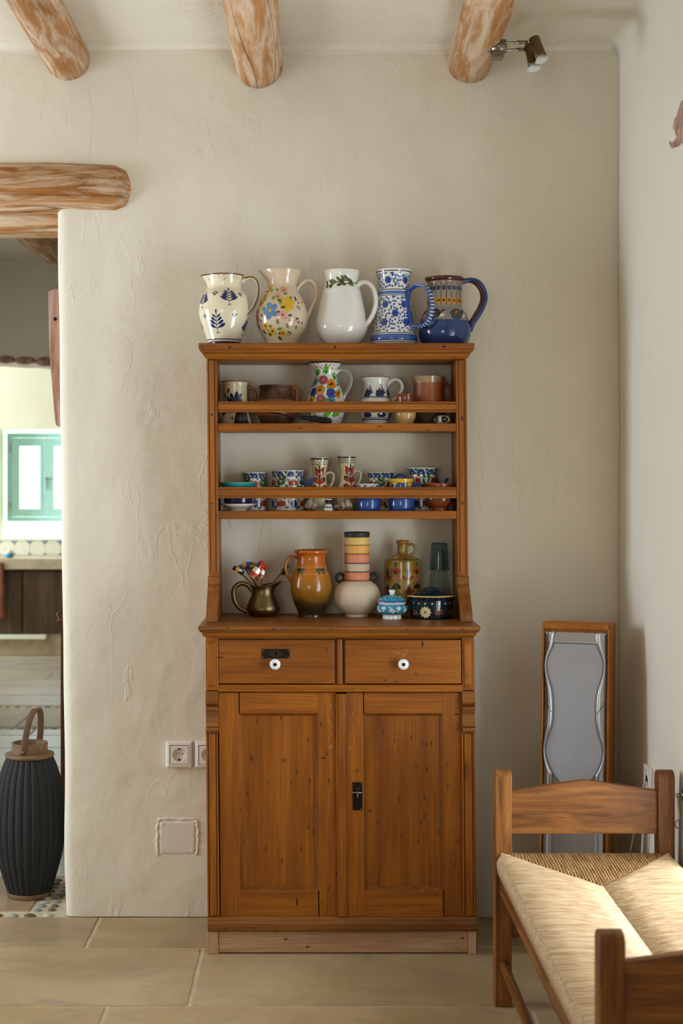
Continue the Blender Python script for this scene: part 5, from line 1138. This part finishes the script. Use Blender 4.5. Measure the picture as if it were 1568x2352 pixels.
v = Vessel('bottle', 'mustard glazed ceramic bottle with dark flower pattern and small ear handle on the dresser worktop', 924, -.065, Z0,
           [(1241, 14), (1244, 15.2), (1248, 14), (1251, 12), (1262, 11.5), (1270, 12.5), (1274, 18), (1279, 31), (1283, 38.5), (1287, 40.8), (1295, 41.5), (1330, 42), (1380, 42), (1405, 42), (1412, 40)], ['bottle_glaze', G['brown'], G['black'], G['ochre']], 'bottle', bands=[(1241, 3), (1247, 0), (1284, 2), (1285, 0)], wall=.004)
v.handle([(935, 1254), (943, 1250), (951, 1254), (953, 1262), (949, 1270), (941, 1276)], 3.0, G['amber'], 4)
d = Decor(v, gm('brown', 'black', 'pine', 'rust', 'plum', 'sand'))
for k in range(5):
    th = -1.0 + k * 2 * PI / 5
    d.ang(th + .55, 1318); [d.drop(0, 0, a, L, 8, G['rust']) for a, L in ((90, 22), (50, 18), (130, 18))]; d.dot(0, -6, 4, G['black'], 2); d.leaf(0, -20, 90, 10, 6, G['pine'], 1)
    d.ang(th, 1330); d.leaf(0, 0, 95, 30, 9, G['brown']); d.leaf(0, 8, 265, 26, 9, G['black']); d.leaf(2, 0, 40, 16, 6, G['rust']); d.leaf(-2, 0, 140, 16, 6, G['rust'])
    d.ang(th + .6, 1336); [d.drop(0, 0, a, L, 6, G['pine' if a in (270,) else 'black']) for a, L in ((270, 17), (235, 17), (305, 17))]; d.leaf(-14, -6, 10, 28, 5, G['plum'])
    d.ang(th + .1, 1368); [d.drop(0, 0, a, 20, 9, G['rust']) for a in (60, 120, 240, 300)]; d.leaf(0, 0, 90, 16, 5, G['brown'], 1)
d.done()

gy = -.056; gx = W(1008, 0, gy).x; s = S(gy); gz = lambda py: EZ - (py - VY) / s
ca = thing('glass_carafe', (gx, gy, Z0), 'grey-blue glass carafe behind the dark tureen', 'carafe')
pr = cr([(1262, 13), (1290, 14.5), (1308, 18), (1330, 22.5), (1361, 27), (1390, 28), (1408, 28.5), (1414, 26)], 6)
m = MB(); m.lathe([(hw / s, max(gz(py), Z0) if py < 1414 else Z0) for py, hw in pr[::-1]] , (gx, gy, 0), 40, 0, 'z', True); m.build('body', 'glass_grey', ca)
tb = thing('glass_tumbler', (gx, gy, gz(1308)), 'teal glass tumbler turned upside down over the carafe', 'tumbler')
m = MB(); m.lathe([(22.8 / s, gz(1308)), (22.6 / s, gz(1306)), (20.5 / s, gz(1278)), (18.8 / s, gz(1252)), (18 / s, gz(1247.5)), (16.5 / s, gz(1247)), (.001, gz(1247))], (gx, gy, 0), 40, 0, 'z', False); m.build('body', 'glass_teal', tb)
m = MB(); m.tube([(gx + 22.4 / s * math.cos(2 * PI * k / 40), gy + 22.4 / s * math.sin(2 * PI * k / 40), gz(1308)) for k in range(41)], .0011, 6); m.build('lip', 'glass_teal', tb)
m = MB(); m.lathe([(17.6 / s, gz(1247) - .0002), (18.0 / s, gz(1249)), (16 / s, gz(1249.5))], (gx, gy, 0), 40); m.build('thick_base', 'glass_teal', tb)

v = Vessel('sugar_bowl', 'small turquoise sugar bowl with white scrolls, lid and foot on the dresser worktop', 900, -.185, Z0,
           [(1380, 32), (1383, 33), (1386, 30.5), (1388, 31), (1393, 34.5), (1398, 35), (1404, 33), (1409, 28), (1412, 22), (1414, 21.5), (1421, 22)], gm('white', 'turquoise', 'cobalt'), 'bowl', bands=[(1380, 0), (1387, 2), (1388, 1), (1409, 2), (1410, 0)])
d = Decor(v, gm('white', 'cobalt', 'brown'))
for k in range(6):
    th = -.9 + k * 2 * PI / 6; d.ang(th, 1398); d.line([(-14, -6), (-8, -3), (-2, 2), (6, 4), (14, -4)], 1.0, G['white']); d.drop(-2, 0, 250, 9, 4, G['white'], 1); d.flower(-10, 2, 4, 4, 3, G['white'], G['cobalt'], 1); d.flower(9, -4, 4, 4, 3, G['white'], G['cobalt'], 1); d.dot(2, 6, 2.2, G['brown'], 2)
d.done('white_scrolls')
sx_, sy2 = v.x, v.cy; s = S(-.185); LZ2 = lambda py: v.Z(py)
m = MB(); pr = cr([(1366.5, 10), (1371, 22), (1376, 30), (1380, 33.5), (1381.5, 33)], 5); m.lathe([(hw / s, v.Z(py)) for py, hw in pr[::-1]] + [(.001, v.Z(1366))], (sx_, sy2, 0), 48, [0] * 1 if False else 0); lid = m.build('lid', G['turquoise'], v.root)
m = MB(); m.lathe([(34 / s, v.Z(1381.6)), (34.2 / s, v.Z(1379.5)), (33.0 / s, v.Z(1378.3))], (sx_, sy2, 0), 48); m.build('lid_rim', G['cobalt'], lid)
m = MB(); m.lathe([(6 / s, v.Z(1367)), (5 / s, v.Z(1363)), (7.4 / s, v.Z(1357)), (6.5 / s, v.Z(1355)), (.001, v.Z(1354.6))], (sx_, sy2, 0), 24); m.build('lid_knob', G['white'], lid)
m = MB()
for k in range(9):
    a = k * 2 * PI / 9
    for t in (0.35, .62, .82):
        hw = 12 + 20 * t; py = 1367 + 11 * t ** 1.3; r = hw / s; m.ell((sx_ + r * math.sin(a + t), sy2 - r * math.cos(a + t), v.Z(py) + .0003), (.0030, .0030, .0007), 0, 8, 4)
m.build('lid_dots', G['white'], lid)

v = Vessel('tureen', 'dark petrol-blue lidded tureen with cream daisies, squeezed beside the upright on the dresser worktop' if False else 'dark petrol-blue lidded tureen painted with a cream daisy on the dresser worktop', 990, -.165, Z0,
           [(1366, 55), (1368.5, 56.5), (1371, 55), (1374, 51.5), (1378, 50), (1390, 49.5), (1405, 49), (1416, 47.5), (1421, 45)], gm('petrol', 'beige', 'black'), 'tureen', bands=[(1366, 1), (1369, 0)], squash=.82)
d = Decor(v, gm('sand', 'gold', 'clay', 'ochre'))
for k in range(12): d.ang(-1.0 + k * 2 * PI / 12 * .62, 1384).dot(0, 0, 2.2, G['sand'])
for th in (-.35, 1.6, 3.5):
    d.ang(th, 1404).flower(0, 0, 11, 14, 5, G['sand'], G['ochre'], 3.2)
    for k in range(6): d.ang(th + .42 + k * .07, 1404); [d.leaf(0, 0, a, 9, 2.2, G['clay']) for a in (50, -50)]
    for k in range(4): d.ang(th - .42 - k * .07, 1405); [d.leaf(0, 0, a, 8, 2.2, G['clay']) for a in (130, 230)]
for k in range(26): d.ang(k * 2 * PI / 26, 1369.6); d.petal(0, 0, 270, 3 + (k % 3), 1.6, G['ochre'], 1)
d.done('painted_daisy')
s = S(-.165); m = MB(); R = []
for py, hw in cr([(1367, 52), (1364, 46), (1359, 36), (1356, 24), (1355, 4)], 5): R.append([(v.x + hw / s * math.sin(2 * PI * k / 56), v.cy - .82 * hw / s * math.cos(2 * PI * k / 56), v.Z(py)) for k in range(56)])
m.loft(R, 0, True); lid = m.build('lid', G['petrol'], v.root)
m = MB(); m.tube(cr([(v.x - 22 / s, v.cy - .012, v.Z(1358)), (v.x - 14 / s, v.cy - .012, v.Z(1352)), (v.x, v.cy - .012, v.Z(1350)), (v.x + 14 / s, v.cy - .012, v.Z(1352)), (v.x + 24 / s, v.cy - .012, v.Z(1358.5))], 5), (.0075, .0042), 12, 0, (0, 1, 0)); m.build('lid_handle', G['petrol'], lid)
m = MB()
for k in range(7): a = PI * (.08 + .84 * k / 6); m.ell((v.x - .006 + .011 * math.cos(a), v.cy - .029 - .0045 * math.sin(a), v.Z(1360.2) + .0008), (.0042, .0022, .0012), 0, 8, 4)
m.build('lid_daisy', G['sand'], lid)

# ================================================================== rush-seated bench
BX0, BX1 = 0.4766, 0.9375; YFAR = -0.768; YNEAR = -2.080; PT = 0.606; PW = 0.043
bn = thing('rush_bench', ((BX0 + BX1) / 2, (YFAR + YNEAR) / 2, 0), 'low brown wooden bench with woven rush seat and raised peaked ends', 'bench')
def post(x0, yc, sgn):
    d_ = .046; P = []; x1 = x0 + PW
    yb_, yf_ = yc + d_ / 2, yc - d_ / 2
    prof = [(yf_ + .004, 0), (yf_, .02), (yf_, PT - .020)] + [(yc - d_ / 2 * math.cos(t), PT - .020 + .020 * math.sin(t)) for t in [PI * k / 12 for k in range(1, 12)]] + [(yb_, PT - .020), (yb_, .02), (yb_ - .004, 0)]
    return MB().prism([(x0, y, z) for y, z in prof], (PW, 0, 0)).build('post', 'bench_wood_z', bn, bevel=.003)
for yc in (YFAR + .023, YNEAR + .023):
    for x0 in (BX0, BX1 - PW): post(x0, yc, 1)
    xa, xb = BX0 + PW - .004, BX1 - PW + .004; xm_ = (xa + xb) / 2; y0 = yc - .011
    pts = [(xa, y0, .443), (xb, y0, .443), (xb, y0, .5535), (xm_ + .03, y0, .5770), (xm_, y0, .5805), (xm_ - .03, y0, .5770), (xa, y0, .5535)]
    MB().prism(pts, (0, .022, 0)).build('end_board', 'bench_wood_x', bn, bevel=.0025)
    MB().box(xa, xb, yc - .010, yc + .010, .175, .205).build('end_stretcher', 'bench_wood_x', bn, bevel=.003)
    MB().tube([(xa, yc, .368), (xb, yc, .368)], .015, 12).build('seat_rail', 'bench_wood_x', bn)
ya, yb_ = YNEAR + .046, YFAR
for x in (BX0 + .022, BX1 - .022):
    MB().box(x - .010, x + .010, ya - .004, yb_ + .004, .292, .340).build('apron', 'bench_wood_y', bn, bevel=.003)
    MB().tube([(x, ya - .01, .110), (x, yb_ + .01, .110)], .0125, 12).build('side_stretcher', 'bench_wood_y', bn)
# woven rush: pale strands over the long sides, twisted brown cords at the two ends
rw = random.Random(4); sx0 = BX0 + .010; sx1 = BX1 - .010; xm_ = (sx0 + sx1) / 2; H = (sx1 - sx0) / 2; ys, ye = YNEAR + .030, YFAR + .014
def dip(x): return .3925 - .017 * (1 - min(1, abs(x - xm_) / H)) ** 1.4
TD = 0.235
seatp = MB(); pit = .0046; n = int((ye - ys) / pit)
for i in range(n):
    y = ys + (i + .5) * pit; e = min(y - ys, ye - y); reach = min(1.0, max(0.03, e / TD))
    for sg in (-1, 1):
        xo = sx0 if sg < 0 else sx1; L = H * reach; path = []
        r = pit * .56; jit = rw.uniform(-.0006, .0006)
        path = [(xo + sg * .002, y, .345), (xo + sg * .005, y, .372), (xo - sg * .004, y, .389 + jit)]
        for k in range(1, 5):
            t = k / 4; x = xo - sg * (.004 + (L - .004) * t); path.append((x, y + rw.uniform(-.0004, .0004), dip(x) + jit + .0035 * math.sin(PI * t) - (.003 if k == 4 else 0)))
        if L < .012: path = path[:3]
        seatp.tube(path, [(.0016, r)] * 2 + [(.0024, r)] * (len(path) - 2) if False else r, 5)
seatp.build('rush_strands', 'rush_pale', bn, kind='stuff', label='pale woven rush strands')
cord = MB(); cp_ = .0074; n = int((sx1 - sx0 - .02) / cp_)
for yend, sg in ((ye, 1), (ys, -1)):
    for i in range(n + 1):
        x = sx0 + .012 + i * cp_; reach = TD * (1 - abs(x - xm_) / H); m_ = max(4, int(reach / .0035)); path = [(x, yend + sg * .004, .350), (x, yend + sg * .010, .372)]
        for k in range(m_ + 1):
            t = k / m_; y = yend + sg * .004 - sg * (reach + .004) * t; path.append((x + rw.uniform(-.0003, .0003), y, .390 - (.390 - dip(x)) * t * .9 - .002 * t + .003 * math.sin(PI * t)))
        cord.tube(path, [(cp_ * .55, cp_ * .40)] * len(path), 8, 0, None, True, .75)
cord.build('rush_cords', 'rush_brown', bn, kind='stuff', label='twisted brown rush cords at the seat ends')

# ================================================================== loudspeaker leaning in the corner
M = Matrix.Translation((0.742, -0.395, 0.004)) @ Matrix.Rotation(-math.radians(19), 4, 'Z') @ Matrix.Rotation(-math.radians(4.5), 4, 'X')
sw, sd, shh = 0.192, 0.150, 0.945
so = Vector((0.752, -0.36, 0))
sp = thing('loudspeaker', so, 'tall floor loudspeaker with wavy silver front and orange wood case, leaning in the corner', 'loudspeaker')
def spb(mb, name, mats, parent=None, **kw):
    mb.v = [tuple(M @ Vector(p)) for p in mb.v]; return mb.build(name, mats, parent or sp, **kw)
mb = MB(); w = sw / 2; c = .012
mb.loft([[(-w, 0, z), (w, 0, z), (w + .0, .02, z), (w, sd, z), (-w, sd, z), (-w, .02, z)] for z in (0, shh - c)] , 0, False, False)
mb = MB(); mb.box(-w, w, .006, sd, .040, shh); case = spb(mb, 'case', 'orange_veneer_z', bevel=.006)
mb = MB()
for x0, x1, z0, z1 in ((-w, -w + .006, .040, shh - .004), (w - .006, w, .040, shh - .004), (-w, w, shh - .022, shh - .004)): mb.box(x0, x1, -.004, .008, z0, z1)
spb(mb, 'front_frame', 'orange_veneer_z', bevel=.003)
mb = MB(); Mz = Matrix.Translation((0.742, -0.395, 0)) @ Matrix.Rotation(-math.radians(19), 4, 'Z')
mb.box(-w - .006, w + .006, -.010, sd + .012, 0, .034); mb.v = [tuple(Mz @ Vector(p)) for p in mb.v]; mb.build('plinth', 'orange_veneer_z', sp, bevel=.004)
# wavy outline of the grille, half width against height (measured down from the top)
px2m = 1 / 806.0
wave = [(30, 45), (33, 48), (44, 48), (52, 49.5), (62, 54), (75, 61), (95, 65), (115, 63), (135, 57), (150, 51.5), (170, 48.5), (195, 47.5), (225, 48), (245, 52), (262, 59), (285, 65), (305, 64), (325, 58), (345, 48), (362, 34), (372, 22)]
wv = cr([(a, b, 0) for a, b in wave], 4)
def hz(py): return shh - .004 - py * px2m
ow = w - .006
def half(py):
    P = wave
    if py < P[0][0]: return P[0][1]
    for i in range(len(P) - 1):
        if P[i][0] <= py <= P[i + 1][0]: t = (py - P[i][0]) / (P[i + 1][0] - P[i][0]); return P[i][1] + t * (P[i + 1][1] - P[i][1])
    return 44
def smooth_half(py): return sum(half(py + d_) for d_ in (-8, -4, 0, 4, 8)) / 5
# silver bezel: surface from the case edge in to the wavy line (then down to the floor at constant width)
zs_l = [20 + i * 4 for i in range(185)]
for sg in (-1, 1):
    R = []
    for py in zs_l:
        if py > 725: break
        h = (smooth_half(py) if py < 348 else 48 + 0 * py) * px2m
        h = min(h + .003, ow - .004); z = hz(py); a = ow
        R.append([(sg * a, .004, z), (sg * (a - (a - h) * .25), -.002, z), (sg * (a - (a - h) * .55), -.014, z), (sg * (h + (a - h) * .15), -.017, z), (sg * h, -.013, z), (sg * (h - .004), -.006, z), (sg * (h - .004), .006, z), (sg * a, .006, z)])
    mb = MB(); mb.loft(R, 0, True, True); spb(mb, 'silver_cheek', 'silver_plastic')
mb = MB(); mb.loft([[(-ow, -.002, hz(20)), (ow, -.002, hz(20)), (ow, .006, hz(20)), (-ow, .006, hz(20))], [(-.064, -.014, hz(44)), (.064, -.014, hz(44)), (.064, .006, hz(44)), (-.064, .006, hz(44))], [(-.060, -.006, hz(49)), (.060, -.006, hz(49)), (.060, .006, hz(49)), (-.060, .006, hz(49))]], 0, True, False)
spb(mb, 'silver_brow', 'silver_plastic', bevel=.002)
mb = MB(); out = [(half(py), py) for py, _ in wave if py >= 40]; out = []
for py in range(44, 374, 4): out.append((smooth_half(py) if py < 348 else half(py), py))
pts = [(h * px2m, -.008, hz(py)) for h, py in out] + [(-h * px2m, -.008, hz(py)) for h, py in out[::-1]]
mb.prism(pts, (0, .012, 0)); spb(mb, 'grille', 'grille', bevel=.003)
mb = MB(); mb.box(-.064, .064, -.002, .008, .040, hz(340)); spb(mb, 'lower_baffle', 'silver_plastic', bevel=.001)
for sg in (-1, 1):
    mb = MB(); mb.tube([(sg * (w - .008), -.006, hz(178)), (sg * (w - .020), -.0160, hz(192)), (sg * .064, -.017, hz(205))], .0007, 6); spb(mb, 'seam', 'seam_shade')  # dark tube paints in the shade of the joint gap in the bezel

# ================================================================== sockets, cover, hook, lamp
def socket(px0, px1, py0, py1, label):
    a = W(px0, py0, 0); b = W(px1, py1, 0); cx, cz = (a.x + b.x) / 2, (a.z + b.z) / 2; h = .0405
    r = thing('wall_socket', (cx, 0, cz - h), label, 'socket'); yw = .004; off = min(wdy(cx + a, cz + b_) for a in (-.04, 0, .04) for b_ in (-.04, 0, .04)) - .0035
    mb = MB(); R = []
    for k, y in ((1, yw), (1, off - .006), (.94, off - .0105), (.74, off - .0125), (.72, off - .0085)): R.append([(cx - h * k, y, cz - h * k), (cx + h * k, y, cz - h * k), (cx + h * k, y, cz + h * k), (cx - h * k, y, cz + h * k)])
    mb.loft(R, 0, False, False); mb.build('frame', 'white_plastic', r, bevel=.0012)
    mb = MB(); n = 48; q = h * .69
    sq = []
    for k in range(n):
        a_ = 2 * PI * k / n; c_, s_ = math.cos(a_), math.sin(a_); f = q / max(abs(c_), abs(s_)); sq.append((f * c_, f * s_))
    wy_ = min(wdy(cx + a, cz + b_) for a in (-.012, 0, .012) for b_ in (-.01, .01)); fy = wy_ - .0075      # recessed face, with real pin holes
    R = [[(cx + u, off - .009, cz + v_) for u, v_ in sq], [(cx + u, off - .0115, cz + v_) for u, v_ in sq], [(cx + .0205 * math.cos(2 * PI * k / n), off - .0115, cz + .0205 * math.sin(2 * PI * k / n)) for k in range(n)], [(cx + .0195 * math.cos(2 * PI * k / n), fy, cz + .0195 * math.sin(2 * PI * k / n)) for k in range(n)]]
    mb.loft(R, 0, False, False); holed(mb, circ(cx, cz, .0196, n), [circ(cx - .0095, cz + .002, .0029), circ(cx + .0095, cz + .002, .0029)], fy, fy + .001, 0, wy_ - .0006); mb.build('insert', 'white_plastic', r)
    MB().lathe([(.0028, -.0002), (.0026, -.0012)], (cx, fy, cz + .002), 12, 0, 'y').build('centre_screw', 'steel', r)
    for dz in (-.0175, .0175): MB().box(cx - .003, cx + .003, fy - .0035, fy + .0005, cz + dz - .003, cz + dz + .003).build('earth_clip', 'iron', r)
socket(383, 442, 1702, 1761, 'white wall socket on the plaster, fully visible beside the dresser')
socket(449, 508, 1702, 1761, 'white wall socket partly hidden behind the dresser')
# plastered-over junction box cover
a = W(366, 1886, 0); b = W(449, 1962, 0); mb = MB(); n = 10; pts = []
jc = thing('junction_cover', ((a.x + b.x) / 2, 0, b.z), 'square junction box cover painted over with the wall plaster', 'cover')
wy = wdy((a.x + b.x) / 2, (a.z + b.z) / 2); mb.box(a.x, b.x, wy - .0025, .012, b.z, a.z); mb.build('plate', 'plaster_smooth', jc, bevel=.006, seg=3)
rj = random.Random(8)
def rim(pts, w0, name):
    mb = MB(); c = cr([(x, y, z) for x, y, z in pts], 8); c = [(x + .004 * nz(x, 0, z, 90), wdy(x, z) + .001, z + .004 * nz(z, 0, x, 90)) for x, y, z in c]
    mb.tube(c, [w0 * (.75 + .7 * nz(p[0], 3, p[2], 110)) for p in c], 8, 0, (0, 1, 0) if False else None); mb.build(name, 'plaster_smooth', jc)
rim([(b.x + .004, .0, a.z + .004), (b.x + .007, .0, (a.z + b.z) / 2 + .02), (b.x + .007, .0, (a.z + b.z) / 2 - .02), (b.x + .003, .0, b.z - .004)], .006, 'plaster_ridge')
rim([(a.x - .004, .0, a.z + .004), (a.x - .008, .0, (a.z + b.z) / 2), (a.x - .005, .0, b.z - .004)], .006, 'plaster_ridge')
rim([(a.x - .002, .0, a.z + .005), ((a.x + b.x) / 2, .0, a.z + .007), (b.x + .002, .0, a.z + .005)], .005, 'plaster_ridge')
for px, py in ((373, 1894), (441, 1954)): 
    q = W(px, py, 0); MB().lathe([(.006, -.006), (.0055, -.0078), (.004, -.0078)], (q.x, wy + .0045, q.z), 16, 0, 'y').build('cover_screw', 'plaster_smooth', jc)
# socket on the right wall with its cables
ya_, yb2 = -.372, -.456; zc_ = .508; r = thing('wall_socket', (XR, (ya_ + yb2) / 2, zc_ - .042), 'white wall socket with cables on the side wall behind the bench', 'socket')
mb = MB(); R = []; cyy = (ya_ + yb2) / 2; h = .042
for k, x in ((1, XR + .004), (1, XR - .008), (.93, XR - .012), (.72, XR - .012), (.70, XR - .009)): R.append([(x, cyy - h * k, zc_ - h * k), (x, cyy + h * k, zc_ - h * k), (x, cyy + h * k, zc_ + h * k), (x, cyy - h * k, zc_ + h * k)])
mb.loft(R, 0, True, False); mb.build('frame', 'white_plastic', r, bevel=.001)
mb = MB(); mb.lathe([(.026, -.008), (.024, -.0125), (.020, -.0125), (.019, -.009)], (XR, cyy, zc_), 28, 0, 'x'); mb.build('plug', 'white_plastic', r)
for k, pts in enumerate(([(XR - .012, cyy + .010, zc_), (XR - .022, cyy + .02, zc_ - .06), (XR - .026, cyy + .035, .40), (XR - .034, cyy + .06, .34), (XR - .04, -.31, .25), (XR - .04, -.24, .12), (XR - .05, -.17, .006)], [(XR - .012, cyy - .008, zc_), (XR - .02, cyy - .01, zc_ - .08), (XR - .022, cyy - .004, .36), (XR - .024, cyy + .03, .2), (XR - .03, -.3, .006)])):
    MB().tube(cr(pts, 6), .003, 8).build('cable', 'clear_cable', r)
# iron shutter hook on the right wall
q_s = (1566 - VX) / (XR - .002); yh = F / q_s - D; zh = EZ - (1812 - VY) / 880.0
yh = -.780
hk = thing('shutter_hook', (XR, yh, zh - .1), 'small nickel shutter hook on a round rose, on the side wall', 'hook')
mb = MB(); mb.lathe([(.018, .002), (.018, -.003), (.014, -.006), (.004, -.007), (.004, -.014)], (XR, yh, zh), 24, 0, 'x'); mb.build('rose', 'nickel', hk)
MB().ell((XR - .017, yh, zh), (.0062, .0062, .0062), 0, 16, 10).build('ball', 'nickel', hk)
MB().tube(cr([(XR - .018, yh, zh - .004), (XR - .016, yh, zh - .03), (XR - .014, yh, zh - .058), (XR - .021, yh, zh - .066), (XR - .024, yh, zh - .072), (XR - .021, yh, zh - .082), (XR - .008, yh, zh - .084)], 5), .0022, 8).build('hook_rod', 'nickel', hk)
# twin spotlight on the side of the third ceiling log
yl = -.32; s = S(yl)
sl_ = thing('ceiling_spotlight', tuple(W(1150, 110, yl)), 'bronze twin ceiling spotlight on two short arms fixed to the log beam', 'lamp')
q = W(1152, 107, yl)
mb = MB(); mb.lathe([(.021, -.030), (.021, .010), (.017, .013)], (q.x, yl, q.z), 24, 0, 'x'); mb.build('mount', 'nickel', sl_)
mb = MB(); mb.box(q.x - .03, q.x + .004, yl - .016, yl + .016, q.z - .036, q.z - .014); mb.build('bracket', 'nickel', sl_, bevel=.002)
for (p0, p1, top, bot, bulb, yy) in (((1160, 98), (1214, 97), (1226, 88), (1240, 133), (1237, 136), yl - .022), ((1160, 115), (1212, 113), (1216, 104), (1224, 152), (1232, 155), yl + .03)):
    A = W(*p0, yy); B_ = W(*p1, yy); m = MB(); m.tube([A, A + (B_ - A) * .5, A + (B_ - A) * .5001, A + (B_ - A) * .95], [.003, .003, .0055, .0055], 12); m.build('arm', 'nickel', sl_)
    T_ = W(*top, yy); K_ = W(*bot, yy); dn = (K_ - T_); dn.y -= .012; m = MB(); m.tube([T_ - dn * .06, T_, T_ + dn * .96, T_ + dn], [.010, .0155, .0165, .0165], 24); hd = m.build('head', 'brass', sl_)
    e = T_ + dn; dd = dn.normalized(); m = MB(); m.tube([e - dd * .004, e + dd * .006, e + dd * .012, e + dd * .0121], [.0125, .016, .0215, .0190], 24); m.build('bulb', ['bulb_glass'], hd)
    m = MB(); m.tube([e + dd * .0125, e + dd * .0135], [.0178, .0172], 24); m.build('bulb_face', 'porcelain', hd)

bpy.context.view_layer.update()
for o in bpy.data.objects:
    if '_o' in o.keys(): del o['_o']
